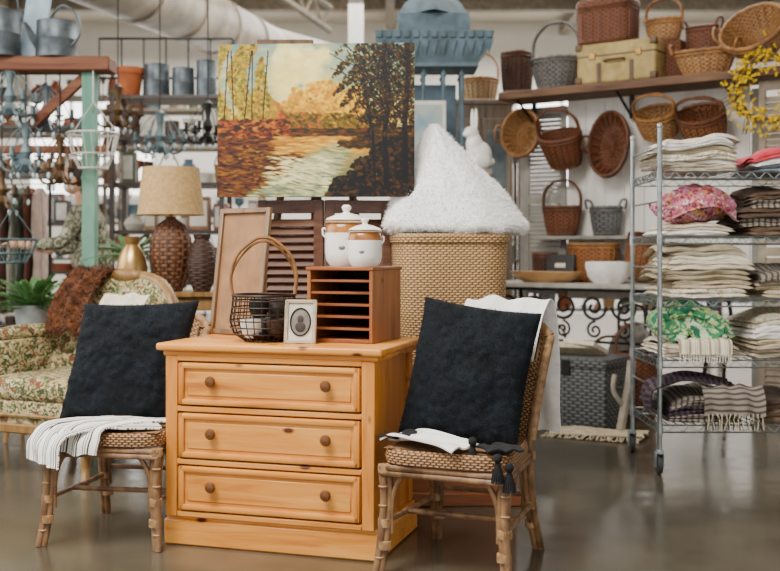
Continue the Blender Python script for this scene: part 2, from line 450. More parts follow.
def cush(loc,yaw,lean,roll,w,h,seed,shear=0):
    b=B('navy_fur_pillow')
    b.pillow(w,h,.17,navy,seed=seed,pinch=.05,nz=.02,shear=shear,emb=.009)
    b.tufts(5000,.009,.0013,navy,seed)
    o=b.done(loc,angle=3);o.rotation_euler=(Matrix.Rotation(yaw,3,'Z')@Matrix.Rotation(lean,3,'X')@Matrix.Rotation(roll,3,'Y')).to_euler()
def CL(base,rz,x,y,z):
    v=Matrix.Rotation(rz,3,'Z')@Vector((x,y,z));return v+base
cush(CL(chairR,fr,-.0,.075,.665),fr,rad(-14),rad(7),.45,.51,3,.0)
cush(CL(chairL,fl,-.01,.075,.665),fl,rad(-13),rad(-2),.485,.48,11,.17)
# throws
strip=stripes('striped_linen','F2EEE4','3E4044',.05,.14,axis=0,line2='7E7E7C')
b=B('striped_throw_blanket')
b.cloth([(.10,-.04,.448),(.0,-.09,.455),(-.11,-.15,.452),(-.185,-.215,.440),(-.215,-.262,.39),(-.21,-.28,.32)],(.22,-.20,0),strip,30,.010,3,1)
b.cloth([(.18,-.04,.455),(.08,-.09,.466),(-.02,-.16,.462),(-.08,-.235,.450),(-.09,-.275,.41),(-.095,-.285,.36)],(.22,-.03,0),strip,24,.010,2,4)
b.done(chairL,fl)
b=B('white_throw_blanket')
b.cloth([(.04,.215,.70),(.05,.26,.80),(.06,.315,.885),(.07,.355,.92),(.08,.40,.87),(.085,.415,.70),(.09,.42,.54),(.095,.42,.42)],(.33,-.03,0),whitec,26,.013,2.5,2)
b.cloth([(-.235,-.05,.444),(-.13,-.13,.466),(.0,-.165,.462),(.08,-.19,.452)],(.06,.15,0),whitec,18,.015,2,6)
b.cloth([(.13,-.10,.45),(.19,-.15,.455),(.215,-.2,.45)],(.1,.08,0),blackc,12,.008,2,5)
b.cloth([(-.25,-.06,.452),(-.21,-.10,.464),(-.17,-.13,.463)],(.05,.12,0),blackc,12,.008,2,8)
for (x,y,z) in ((.10,-.20,.452),(.2,-.245,.41),(.235,-.23,.38)):
    b.ball((x,y,z+.02),.016,blackc,10)
    for k in range(16):
        a=k*.39;b.tube([(x,y,z+.02),(x+.016*math.cos(a),y+.016*math.sin(a),z-.03),(x+.02*math.cos(a),y+.02*math.sin(a),z-.06)],.003,blackc,4)
b.done(chairR,fr)
# ---------------- items on dresser ----------------
TZ=.762
orr=rad(-22);oc=DL(.765,.16,TZ)
b=B('wooden_letter_organizer');W_,D_,H_=.27,.285,.285
orgZ=wood('organizer_wood_z','98582A','B0703A','5C3216',2,False)
for x in (-W_+.007,-.007):b.box((x,D_/2,H_/2),(.014,D_,H_),orgZ,.002)
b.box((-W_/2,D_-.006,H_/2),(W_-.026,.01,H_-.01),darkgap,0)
b.box((-W_/2,D_/2,H_-.007),(W_+.01,D_+.008,.014),orgX,.003)
b.box((-W_/2,D_/2,.007),(W_-.027,D_,.014),orgX,.002)
for k in range(1,6):b.box((-W_/2,D_/2,.007+k*.045),(W_-.027,D_-.01,.009),orgX,.001)
T=Matrix.Rotation(rad(90),3,'Y')
b.lathe([(0,0),(.008,0),(.008,.006),(.0,.009)],brass,12,(0,.1,H_-.05),T=T)
b.done(oc,orr)
def jar(loc,r,h):
    b=B('ceramic_canister')
    b.lathe([(0,0),(r*.76,0),(r*.80,h*.02),(r*.95,h*.10),(r,h*.22),(r*1.0,h*.54)],ceram,40)
    b.lathe([(r*1.0,h*.54),(r*.99,h*.60),(r*.93,h*.68),(r*.86,h*.70)],ambg,40)
    b.lathe([(r*.86,h*.70),(r*.84,h*.71),(0,h*.71)],ceram,40)
    b.lathe([(r*.8,h*.705),(r*1.0,h*.712),(r*1.02,h*.735),(r*.9,h*.78),(r*.5,h*.84),(r*.2,h*.86),(r*.13,h*.89),(r*.2,h*.92),(r*.23,h*.96),(r*.14,h*.995),(0,h)],ceram,40)
    b.lathe([(r*1.01,h*.722),(r*1.035,h*.735),(r*.985,h*.752)],ambg,40)
    for sx in (-1,1):b.tube(cm([(sx*r*.97,0,h*.60),(sx*r*1.12,0,h*.61),(sx*r*1.12,0,h*.52),(sx*r*.99,0,h*.47)],5),r*.05,ceram,8)
    b.ball((0,-r*.99,h*.30),(r*.16,r*.03,h*.04),galv,12)
    b.done(loc,rad(-10))
fx=Vector((math.cos(orr),math.sin(orr),0));fy=Vector((-math.sin(orr),math.cos(orr),0))
jar(oc+fx*-.180+fy*.165+Vector((0,0,H_)),.084,.24)
jar(oc+fx*-.060+fy*.068+Vector((0,0,H_)),.064,.185)
# oval photo frame
b=B('oval_photo_frame')
fm=M('C7BBA4','93846A',rough=.5,name='frame_beige')
for x in (-.053,.053):b.box((x,0,.08),(.016,.014,.165),fm,.004)
for z in (.006,.156):b.box((0,0,z),(.12,.014,.016),fm,.004)
b.box((0,.002,.08),(.1,.006,.145),M('D8D2C2','C4BCA8',name='mat_cream'),0)
b.lathe([(0,.0),(.036,.0)],M('8A8074','5E564C',name='print_paper'),32,(0,-.002,.08),sy=1.35,T=Matrix.Rotation(rad(90),3,'X'))
b.tube([(.038*math.cos(a),-.003,.08+.051*math.sin(a)) for a in [k*math.pi/16 for k in range(32)]],.003,iron,6,True)
ink=M('3A3028','2A221C',name='portrait_ink')
b.ball((0,-.003,.09),(.012,.002,.016),ink,12);b.ball((0,-.003,.062),(.02,.002,.02),ink,12)
b.box((0,.04,.055),(.03,.004,.125),darkgap,0,rot=(rad(-38),0,0))
b.done(DL(.50,.10,TZ),(rad(-9),0,rad(-8)))
# wire egg basket
b=B('wire_egg_basket')
wb=M('3A2414','1C120C',rough=.5,metal=.4,name='rust_wire')
prof=[(.075,.004),(.115,.03),(.13,.08),(.122,.13),(.118,.175)]
for k in range(26):
    a=k*2*math.pi/26;b.tube([(r*math.cos(a),r*math.sin(a),z) for r,z in prof],.0022,wb,5)
for r,z in prof+[(.128,.055),(.127,.105),(.119,.155),(.04,.004)]:
    b.tube([(r*math.cos(a),r*math.sin(a),z) for a in [q*math.pi/14 for q in range(28)]],.003 if z<.17 else .006,wb,6,True)
hand=cm([(-.118,0,.175),(-.125,0,.25),(-.10,0,.33),(-.04,0,.385),(0,0,.395),(.04,0,.385),(.10,0,.33),(.125,0,.25),(.118,0,.175)],6)
b.tube(hand,.006,rim_t,8)
hand2=cm([(-.118,.03,.175),(-.122,.03,.25),(-.09,.02,.32),(-.03,.0,.375),(.03,0,.375),(.09,.02,.32),(.122,.03,.25),(.118,.03,.175)],6)
b.tube(hand2,.005,rim_t,6)
for (x,y,z,r,m) in ((-.05,-.03,.05,.045,ceram),(.05,-.04,.05,.045,M('6A4A34','2A180C',name='cup_brown')),(.0,.05,.05,.045,galv),(-.02,-.02,.125,.04,iron),(.05,.03,.12,.04,M('57504A','24201C',name='cup_grey'))):
    b.lathe([(.0,-.035),(r*.6,-.035),(r,.0),(r*.95,.035),(r*.85,.035),(r*.85,0),(0,-.02)],m,20,(x,y,z))
b.lathe([(0,.006),(.06,.006),(.085,.03),(.08,.03),(.055,.012),(0,.012)],wb,24)
b.done(DL(.325,.17,TZ),rad(10))
b=B('picture_frame')
tanb=M('A07650','866240',rough=.8,name='kraft_board');wf=wood('frame_wood','765434','90704A','4C341E',2,False)
b.box((0,.006,.262),(.25,.006,.5),tanb,0)
for x in (-.135,.135):b.box((x,0,.262),(.022,.02,.525),wf,.003)
for z in (.011,.514):b.box((0,0,z),(.25,.02,.022),wf,.003)
b.done(DL(.095,.40,TZ),(rad(-7),0,rad(-38)))
# louvered screen
louv=wood('louvre_wood','5E3A28','74503A','341C12',0,False)
b=B('louvered_folding_screen')
def louvpanel(b,x0,x1,y0,y1,z0,z1,m,pitch=.045):
    L=math.hypot(x1-x0,y1-y0);a=math.atan2(y1-y0,x1-x0);cx,cy=(x0+x1)/2,(y0+y1)/2
    for sgn in (-1,1):b.box((cx+sgn*math.cos(a)*(L/2-.022),cy+sgn*math.sin(a)*(L/2-.022),(z0+z1)/2),(.044,.028,z1-z0),m,.003,rot=(0,0,a))
    for z in (z0+.03,(z0+z1)/2,z1-.03):b.box((cx,cy,z),(L-.08,.026,.06),m,.003,rot=(0,0,a))
    z=z0+.08
    while z<z1-.08:
        if abs(z-(z0+z1)/2)>.045:b.box((cx,cy,z),(L-.085,.006,pitch*.95),m,.001,rot=(rad(-38),0,a))
        z+=pitch*.8
sx0=X(258,4.9)
louvpanel(b,sx0,sx0+.30,4.92,4.86,0,1.335,louv)
louvpanel(b,sx0+.305,sx0+.60,4.86,4.92,0,1.335,louv)
b.done()
# ---------------- painting ----------------
def paint(nx,ny):
    rs=np.random.RandomState(5);yy,xx=np.mgrid[0:ny,0:nx];x=xx/(nx-1);y=yy/(ny-1)
    def mixc(a,b,t):return np.array(a)[None,None]*(1-t[...,None])+np.array(b)[None,None]*t[...,None]
    im=mixc((118,142,146),(206,190,138),np.clip(y/.5,0,1))
    g=np.exp(-(((x-.40)/.22)**2+((y-.22)/.24)**2));im=im*(1-g[...,None]*.85)+np.array((240,226,164))*g[...,None]*.85
    wat=y>.6;k=np.clip((y-.6)/.4,0,1);wc=mixc((196,170,110),(104,112,96),k);im[wat]=wc[wat]
    def st(x0,y0,x1,y1,n,pal,L,w,ang=0,da=.5,al=.75,mask=None):
        for _ in range(n):
            px,py=rs.uniform(x0,x1),rs.uniform(y0,y1)
            if mask and not mask(px,py):continue
            c=np.array(pal[rs.randint(len(pal))],float)+rs.uniform(-10,10)
            l=L*rs.uniform(.6,1.4);ww=w*rs.uniform(.6,1.4);a=ang+rs.uniform(-da,da)
            e=max(l,ww)*1.3;i0,i1=int(max(0,(py-e)*ny)),int(min(ny,(py+e)*ny+1));j0,j1=int(max(0,(px-e)*nx)),int(min(nx,(px+e)*nx+1))
            if i1<=i0 or j1<=j0:continue
            dx=x[i0:i1,j0:j1]-px;dy=(y[i0:i1,j0:j1]-py)*ny/nx
            u=dx*math.cos(a)+dy*math.sin(a);v=-dx*math.sin(a)+dy*math.cos(a)
            m=np.clip(1.5-((u/l)**2+(v/ww)**2)*1.5,0,1)*al
            im[i0:i1,j0:j1]=im[i0:i1,j0:j1]*(1-m[...,None])+c*m[...,None]
    def line(pts,w,c):
        for (ax,ay),(bx,by) in zip(pts[:-1],pts[1:]):
            n=60
            for q in range(n):
                t=q/n;px=ax+(bx-ax)*t;py=ay+(by-ay)*t
                d=((x-px)**2+((y-py)*ny/nx)**2)
                i0,i1=int(max(0,(py-.03)*ny)),int(min(ny,(py+.03)*ny+1));j0,j1=int(max(0,(px-.03)*nx)),int(min(nx,(px+.03)*nx+1))
                m=(d[i0:i1,j0:j1]<w*w)
                im[i0:i1,j0:j1][m]=c
    st(0,0,1,.4,260,[(150,168,162),(202,196,158),(134,154,152)],.07,.02,0,.3,.4)
    st(.3,.02,.55,.4,120,[(246,234,178),(234,214,146)],.05,.03,0,1,.4)
    # treeline rises from the left woods, crests mid-canvas, steps down to the right
    st(.14,.34,.88,.62,1900,[(166,134,48),(134,114,46),(196,160,62),(110,98,42),(176,120,46)],.016,.011,0,1.5,.85,lambda a,b:b>.42-.06*math.exp(-((a-.5)/.2)**2)+.12*max(0,a-.55)+.02*math.sin(a*40))
    st(.30,.24,.76,.52,1500,[(222,180,72),(232,198,100),(194,148,54),(154,132,54),(208,156,64)],.015,.010,0,1.5,.75,lambda a,b:((a-.55)/.20)**2+((b-.42)/.17)**2<1+.35*math.sin(a*60)*math.cos(b*30))
    st(.22,.46,.52,.60,520,[(168,90,34),(196,118,44),(134,74,30),(184,138,54)],.012,.009,0,1.5,.8)
    st(.34,.46,.80,.60,420,[(108,96,40),(146,116,46),(82,80,38)],.016,.009,0,1,.6)
    st(.15,.56,.84,.62,380,[(78,68,34),(116,78,34),(64,62,32)],.03,.006,0,.2,.85)
    # left trees
    st(0,.0,.30,.58,2600,[(158,144,52),(124,118,50),(196,178,78),(92,88,40),(178,136,52)],.013,.008,0,1.5,.6,lambda a,b:(math.sin(a*45+.5+3*math.sin(b*7))>-.5 and a<.25-.10*abs(b-.3)) or b>.38+.1*math.sin(a*22))
    for tx,dx in ((.03,.01),(.085,-.01),(.13,.02),(.175,0),(.225,.015)):line([(tx,.62),(tx+dx,.3),(tx+dx*2,.04)],.0035,(70,50,26))
    st(0,.50,.36,.68,1000,[(124,74,30),(162,102,40),(80,54,26),(64,56,30),(182,130,54)],.018,.008,0,.5,.8)
    # left bank and reflections
    st(.0,.62,.50,1,2100,[(88,58,26),(120,82,34),(58,44,24),(148,110,50),(102,74,36)],.022,.006,0,.15,.75,lambda a,b:a<.46-.75*max(0,b-.70))
    st(.3,.61,.80,.72,500,[(196,152,72),(170,124,56),(220,190,112)],.035,.005,0,.1,.6)
    # winding channel
    st(.1,.64,.85,1,1500,[(160,168,146),(194,192,156),(120,132,112),(220,208,160)],.035,.005,.12,.15,.6,lambda a,b:abs(a-(.64-.80*(b-.64)))<.04+.42*(b-.62))
    st(.25,.74,.58,.94,170,[(232,226,186)],.03,.004,.1,.1,.7)
    # right bank
    st(.62,.54,1,.68,500,[(78,66,28),(114,84,34),(52,48,24)],.022,.009,0,.4,.8,lambda a,b:b>.80-.26*a)
    st(.46,.62,1,1,3000,[(30,32,16),(50,44,20),(18,22,12),(72,58,26),(90,70,30)],.016,.009,0,1,.88,lambda a,b:b>1.05-.95*max(0,a-.52)**.75+.02*math.sin(a*60))
    dk=(30,22,12)
    line([(.86,.92),(.85,.6),(.87,.35),(.84,.1),(.85,.0)],.013,dk);line([(.955,.9),(.95,.5),(.97,.2),(.96,.0)],.014,dk)
    line([(.80,.88),(.79,.6),(.76,.4),(.74,.2)],.007,dk)
    for _ in range(120):
        bx=rs.choice([.86,.955,.77]);by=rs.uniform(.05,.58);an=rs.choice([-1,1])*rs.uniform(.3,1.2);L=rs.uniform(.06,.25)
        p1=(bx+math.sin(an)*L*.6,by-math.cos(an)*L*.5);p2=(p1[0]+math.sin(an+.4)*L*.5,p1[1]-math.cos(an)*L*.5);line([(bx,by),p1,p2],.0025,dk)
    st(.58,0,1,.62,3000,[(50,42,18),(74,60,26),(32,30,16),(100,78,34)],.010,.007,0,1.5,.6,lambda a,b:(a-.92)**2/.085+(b-.22)**2/.13<1+.4*math.sin(a*70+b*50))
    im=np.clip(im,0,255);gr=im.mean(axis=2,keepdims=True);im=gr+(im-gr)*1.25
    return np.clip((im-128)*1.15+100,2,255)
nx,ny=330,256;im=paint(nx,ny)/255.;iml=np.where(im<=.04045,im/12.92,((im+.055)/1.055)**2.4)
PW,PH=.865,.665
b=B('landscape_oil_painting')
t=NT('oil_paint');t.pr(.55,Specular_IOR_Level=.3);at=t.n('ShaderNodeAttribute',attribute_name='paint');t.col(at.outputs['Color']);t.bump(t.noise(t.co('Object'),130,3),.2,.003)
rows=[[(-PW/2+PW*j/(nx-1),-.0125,PH-PH*i/(ny-1)) for j in range(nx)] for i in range(ny)]
b.surf(rows,t.m)
b.box((0,.0,PH/2),(PW-.001,.024,PH-.001),M('3A3026','2A221A',name='canvas_edge'),0)
pc=Vector((X(315.5,4.80),4.80,1.345))
o=b.done(pc,(rad(-3),0,rad(-3)));o.scale=(1.015,1,1.03)
me=o.data;ca=me.color_attributes.new('paint','FLOAT_COLOR','POINT')
arr=np.ones((len(me.vertices),4),dtype=np.float32)*.05;arr[:nx*ny,:3]=iml.reshape(-1,3);arr[:,3]=1
ca.data.foreach_set('color',arr.ravel())
b=B('wooden_easel');ew=wood('easel_wood','5A3C24','705030','342012',2,False)
y=5.02
b.box((X(316,5),y,1.03),(.05,.03,2.06),ew,.003)
for sx in (-1,1):b.tube([(X(316,5)+sx*.38,y+.02,0),(X(316,5)+sx*.06,y+.02,2.05)],.02,ew,6)
b.box((X(285,5),y,2.065),(.26,.04,.035),ew,.003)
b.done()
# ---------------- hamper + chest + fur pyramid ----------------
b=B('wooden_chest');ch=wood('chest_wood','8A4E24','A06234','5C3014',0)
b.box((.27,4.95,.28),(.56,.5,.5),ch,.006);b.box((.27,4.95,.555),(.6,.54,.03),ch,.006);b.box((.27,4.95,.03),(.6,.54,.06),ch,.006)
for x in (.02,.52):b.box((x,4.695,.29),(.05,.012,.46),ch,.003)
b.done()
b=B('woven_hamper')
hw=wicker('hamper_weave','D2AC7A','765228',.014,.011)
b.lathe([(.0,0),(.20,.0),(.215,.02),(.245,.30),(.255,.57),(.25,.60),(.24,.60),(.235,.56),(.2,.05),(0,.04)],hw,64,sq=4)
b.lathe([(.252,.565),(.264,.575),(.266,.60),(.25,.612),(.236,.60)],hw,64,sq=4)
b.done((.262,4.93,.57),rad(6))
b=B('white_fur_pyramid_pillow')
fur=M('FBFAF8','F0EEEA',rough=1,sc=60,bump=.4,name='white_fur')
P=[];
for i in range(34):
    k=i/33;z=.48*(1-k);r=.014+.318*k**.90
    if k>.88:r*=1-.16*((k-.88)/.12)**2
    row=[]
    for j in range(60):
        a=2*math.pi*j/60;ca,sa=math.cos(a+.5),math.sin(a+.5);q=(abs(ca)**3+abs(sa)**3)**(-1/3)
        rr=r*q*(1+.07*noise.noise(Vector((ca*2,sa*2,k*4)))+.03*noise.noise(Vector((ca*9,sa*9,k*14))))
        row.append((rr*math.cos(a)*(1.02)-.115*(1-k)+.025,rr*math.sin(a)*.8,z+.012+.02*noise.noise(Vector((ca*3,sa*3,k*3)))-max(0,rr-.25)*.25))
    P.append(row)
b.surf(P,fur,True);b.face(list(reversed(P[-1])),fur);b.face(P[0],fur)
b.tufts(14000,.016,.0016,fur,4,.5)
b.done((.285,4.93,1.185),rad(10))
# ---------------- wall unit on right ----------------
c35,s35=math.cos(rad(35)),math.sin(rad(35));WR=rad(-35);WO=Vector((.81,8.,0))
def WL(u,ly,z=0):
    k=(u-390)/F;lx=(k*(8+c35*ly)-.81-s35*ly)/(c35+s35*k)
    return lx
def WW(lx,ly,z=0):return Vector((.81+c35*lx+s35*ly,8-s35*lx+c35*ly,z))
shelfw=wood('rustic_plank','62422C','82603F','32200F',0,True,.7)
b=B('plank_shelf');b.box((1.08,.17,2.245),(2.18,.36,.058),shelfw,.006)
for x in (.12,.9,1.65):b.box((x,.32,2.14),(.03,.03,.18),iron,.003);b.tube([(x,.32,2.06),(x,.05,2.215)],.01,iron,6)
b.done(WO,WR)
shutg=M('A09C92','827E76',rough=.8,sc=6,name='shutter_grey')
b=B('display_board')
bw_=M('EAE7DF','D6D1C6',rough=.8,sc=8,st=(1,1,.1),name='board_white')
for k in range(9):b.box((.45+.15*k,.37,1.5),(.147,.02,1.5),bw_,.003)
for x in (.0,1.76):b.box((x,.39,1.1),(.06,.04,2.2),shutg,.004)
for z in (.82,2.15):b.box((.88,.40,z),(1.76,.03,.08),shutg,.004)
b.done(WO,WR)
b=B('grey_shutter');louvpanel(b,.02,.37,.352,.352,.78,2.19,shutg,.04);b.done(WO,WR)
b=B('beige_shutter')
louvpanel(b,0,.48,0,0,0,2.2,M('A99A86','8E806C',rough=.8,name='shutter_beige'),.05);b.done(WW(1.86,.1),WR)
b=B('iron_console_table')
ttop=M('B0AAA0','928C82',rough=.6,sc=10,name='zinc_top')
b.box((.82,.06,.862),(1.75,.5,.035),ttop,.006)
b.box((.82,.06,.835),(1.65,.42,.02),iron,.002)
def spiral(cx,cz,r,turns,sg,y,start=0):
    pts=[]
    for k in range(int(20*turns)):
        a=start+sg*k/20*2*math.pi;rr=r*(1-k/(20*turns)*.85);pts.append((cx+rr*math.cos(a),y,cz+rr*math.sin(a)))
    return pts
for x in (.03,1.6):
    for y in (-.14,.26):b.tube(cm([(x,y,.83),(x+.03,y,.6),(x-.02,y,.3),(x,y,0)],6),.014,iron,8)
for x0 in (.25,.7,1.15):
    for sg,dx in ((1,-.11),(-1,.11)):
        b.tube(spiral(x0+dx,.72,.095,1.7,sg,-.14,0 if sg<0 else math.pi),.011,iron,6)
        b.tube(spiral(x0+dx*1.1,.56,.06,1.5,-sg,-.14,1.5),.009,iron,6)
b.tube([(.03,-.14,.48),(1.6,-.14,.48)],.010,iron,6)
b.done(WO,WR)
TT=.8795
def basket(name,loc,rt,rb,h,m,rm,sx=1,sy=1,rot=(0,0,0),handle=None,hh=.18,sq=2,bulge=.04,lid=False):
    b=B(name);prof=[(0,.0),(rb*.96,.0),(rb,.01)]
    for i in range(1,9):
        k=i/8;prof.append((rb+(rt-rb)*k+bulge*math.sin(k*math.pi)*rt,h*k))
    inn=[(r-.012,max(z,.014)) for r,z in reversed(prof[2:])]+[(0,.014)]
    b.lathe(prof+inn,m,40,sx=sx,sy=sy,sq=sq)
    def ring(r,z,w,mm):
        pts=[]
        for k in range(40):
            a=k*2*math.pi/40;ca,sa=math.cos(a),math.sin(a);q=(abs(ca)**sq+abs(sa)**sq)**(-1/sq)
            pts.append((r*q*ca*sx,r*q*sa*sy,z+.003*math.sin(k*2.5)))
        b.tube(pts,w,mm,6,True)
    ring(rt-.004,h,.013,rm);ring(rt,h-.025,.008,rm);ring(rb,.012,.009,rm)
    for k in range(20):
        a=k*2*math.pi/20;ca,sa=math.cos(a),math.sin(a);q=(abs(ca)**sq+abs(sa)**sq)**(-1/sq)
        b.tube([((r+.001)*q*ca*sx,(r+.001)*q*sa*sy,z) for r,z in prof[2:]],.0045,rm,4)
        b.tube([((r-.014)*q*ca*sx,(r-.014)*q*sa*sy,max(z,.016)) for r,z in prof[2:]]+[(0.01*ca,.01*sa,.016)],.0035,rm,4)
    if handle=='arc':
        for o in (-.008,.008):
            b.tube(cm([(-rt*sx,o,h-.02),(-rt*sx*.95,o,h+hh*.55),(-rt*sx*.5,o,h+hh*.93),(0,-o,h+hh),(rt*sx*.5,-o,h+hh*.93),(rt*sx*.95,o,h+hh*.55),(rt*sx,o,h-.02)],6),.009,rm,8)
    if handle=='ears':
        for sg in (-1,1):b.tube(cm([(sg*rt*sx,-.06,h-.01),(sg*(rt*sx+.02),-.045,h+.05),(sg*(rt*sx+.02),.045,h+.05),(sg*rt*sx,.06,h-.01)],5),.009,rm,8)
    if lid:
        b.lathe([(rt*1.03,h+.006),(rt*1.05,h+.02),(rt*1.0,h+.045),(rt*.5,h+.06),(0,h+.062)],m,40,sx=sx,sy=sy,sq=sq)
    return b.done(loc,rot)
PT=2.276
def onp(u,ly,z=PT):return WW(WL(u,ly),ly,z)
basket('small_wicker_basket',onp(517,.16),.10,.085,.30,w_dk,rim_b,sq=5,rot=(0,0,WR))
basket('grey_gathering_basket',onp(556,.15),.185,.13,.22,w_gry,rim_g,sy=.8,rot=(0,0,WR),handle='arc',hh=.27)
sc=B('vintage_suitcase');sm=M('B8A066','98824A',rough=.7,sc=15,name='suitcase_canvas');sl=M('6A4A2A','4A3014',rough=.5,name='suitcase_leather')
sc.box((0,0,.14),(.58,.24,.28),sm,.02,seg=3)
sc.box((0,0,.19),(.586,.246,.012),sl,.002)
for x in (-.28,.28):
    for z in (.015,.265):
        for y in (-.11,.11):sc.box((x*.98,y*.98,.14+(z-.14)*.93),(.05,.05,.05),sl,.012,seg=2)
sc.tube(cm([(-.07,-.12,.15),(-.06,-.155,.15),(.06,-.155,.15),(.07,-.12,.15)],5),.009,sl,8)
for x in (-.17,.17):sc.box((x,-.125,.19),(.045,.012,.05),brass,.003)
for x in (-.12,.12):sc.box((x,-.122,.07),(.03,.006,.14),sl,.001)
sc.done(onp(622,.13),WR)
basket('wicker_hamper_box',onp(608,.13,PT+.282),.20,.195,.26,w_brn,rim_b,sy=.6,sq=6,bulge=.0,lid=True,rot=(0,0,WR))
basket('oval_wicker_basket',onp(706,.10),.205,.145,.16,w_tan,rim_t,sy=.55,rot=(rad(6),0,WR),handle='ears')
b=B('wicker_crate');b.box((0,0,.14),(.24,.16,.28),w_brn,.01,seg=2);b.done(onp(668,.27),WR)
basket('handled_wicker_basket',onp(664,.26,PT+.282),.13,.10,.15,w_tan,rim_t,sy=.6,rot=(0,0,WR),handle='arc',hh=.15)
basket('wicker_planter_basket',onp(702,.295,PT),.11,.10,.36,w_brn,rim_b,rot=(0,0,WR),sy=.45,handle='ears')
basket('large_round_basket',onp(762,.14,PT),.215,.15,.17,w_tan,rim_t,rot=(rad(50),rad(-12),WR),handle='ears').location+=Vector((0,0,.16))
def hang(name,u,v,wpx,hpx,m,rm,tilt=72,depth=.14,sq=2,handle='arc',hh=.1,rtb=.8):
    ly=.355;p=WW(WL(u,ly-.1),ly);d=p.y-.05;sc_=d/F
    rx=wpx*sc_/2*.95;tl=rad(tilt)
    ry=(hpx*sc_/2*.95)/max(.35,math.sin(tl)) if tilt>60 else rx*.8
    ry=min(ry,rx*1.6)
    z=Z(v,d)-depth*.5*math.cos(tl)
    off=.03+ry*math.cos(tl)
    basket(name,p+Vector((-s35,-c35,0))*off+Vector((0,0,z)),rx,rx*rtb,depth,m,rm,sx=1,sy=ry/rx,rot=(tl,0,WR),handle=handle,hh=hh,sq=sq)
hang('hanging_basket',525,135,44,50,w_tan,rim_t,84,.13,handle='ears',rtb=.65)
hang('hanging_basket',569,152,46,50,w_brn,rim_b,28,.24,hh=.20,rtb=.7)
hang('hanging_basket',612,146,44,70,w_brn,rim_b,80,.10,handle='ears',rtb=.7)
hang('hanging_basket',662,126,44,46,w_tan,rim_t,35,.18,hh=.14)
hang('hanging_basket',708,128,50,50,w_org,rim_b,38,.20,hh=.12)
def ont(u,ly,z=TT):return WW(WL(u,ly),ly,z)
basket('wicker_basket',ont(593,.17),.19,.15,.27,w_org,rim_t,rot=(0,0,WR),sy=.6)
basket('tall_wicker_basket',ont(545,.2),.09,.08,.20,w_dk,rim_b,rot=(0,0,WR))
b=B('wall_ledge_shelf');b.box((0,0,0),(.75,.16,.025),shutg,.003);b.done(ont(583,.27,1.2),WR)
basket('handled_wicker_basket',ont(562,.26,1.214),.15,.11,.21,w_brn,rim_b,sy=.5,rot=(0,0,WR),handle='arc',hh=.2)
basket('slate_bucket_basket',ont(606,.26,1.214),.12,.09,.20,w_slate,rim_g,sy=.6,rot=(0,0,WR),handle='ears')
b=B('black_gift_box');b.box((0,0,.1),(.22,.03,.2),M('22201F','2E2B29',rough=.5,name='box_black'),.004);b.box((0,-.016,.12),(.08,.002,.03),cream,0)
b.done(ont(560,.04),(rad(-8),0,WR))
b=B('wooden_dough_bowl');db=wood('bowl_wood','B08452','C69C6A','7A5630',0,False)
b.lathe([(0,0),(.14,.0),(.2,.025),(.245,.07),(.25,.078),(.235,.074),(.19,.035),(.13,.012),(0,.01)],db,40,sx=1.15,sy=.45,wob=.02);b.done(ont(546,-.08),WR)
b=B('white_cloth_bowl');b.lathe([(0,0),(.1,.0),(.14,.05),(.155,.12),(.15,.15),(.13,.13),(.11,.05),(0,.03)],whitec,32,wob=.12);b.done(ont(609,-.05),(0,0,0))
basket('wicker_basket',ont(638,.15,TT+.03),.12,.10,.3,w_org,rim_b,rot=(rad(6),rad(14),WR))
b=B('wicker_trunk')
b.box((0,0,.19),(.52,.36,.38),w_slate,.02,seg=2);b.box((0,0,.405),(.54,.38,.07),w_slate,.02,seg=2)
b.box((0,-.192,.38),(.06,.01,.09),iron,.003)
for x in (-.26,.26):b.tube(cm([(x,-.07,.3),(x*1.1,-.06,.26),(x*1.1,.06,.26),(x,.07,.3)],5),.01,rim_g,8)
b.done((X(579,6.9),6.9,0),rad(-35))
b=B('paper_bundle');b.box((0,0,.02),(.3,.03,.16),cream2,.003,rot=(rad(60),0,.2));b.box((.05,.02,.05),(.22,.03,.2),cream,.003,rot=(rad(70),.05,-.1));b.done((X(578,6.9),6.93,.445),WR)
for (u,d,r,h,m,rm) in ((612,7.65,.16,.3,w_org,rim_b),(637,7.2,.14,.42,w_brn,rim_b),(540,8.6,.2,.35,w_dk,rim_b)):
    basket('floor_basket',(X(u,d),d,0),r,r*.8,h,m,rm,handle='arc',hh=.2)
b=B('quilted_bag');b.ball((0,0,.28),(.18,.14,.28),M('4A4642','7E7870',rough=.9,sc=20,name='bag_fabric'),24,nz=.2);b.tube(cm([(-.1,0,.5),(-.08,0,.68),(.08,0,.68),(.1,0,.5)],5),.012,iron,8);b.done((X(632,8.1),8.1,0))
b=B('fringed_rug');b.cloth([(-.28,0,.02),(-.1,.02,.03),(.1,0,.025),(.28,.02,.03)],(0,.22,0),cream2,14,.012,2,3)
for k in range(40):
    x=-.28+.56*k/39;b.tube([(x,-.1,.02),(x+R.uniform(-.02,.02),-.14,.012),(x+R.uniform(-.03,.03),-.17,.006)],.004,cream2,4)
b.done((X(598,6.45),6.45,0),rad(-25))
b=B('driftwood_branch');dw=M('A39A8A','7A7264',name='driftwood')
b.tube(cm([(0,0,.03),(.03,.02,.16),(.06,.03,.3),(.08,.05,.44)],5),.028,dw,8)
b.tube(cm([(.03,.02,.16),(-.04,.0,.26),(-.03,.02,.36)],5),.015,dw,8);b.done((X(624,6.4),6.5,0))
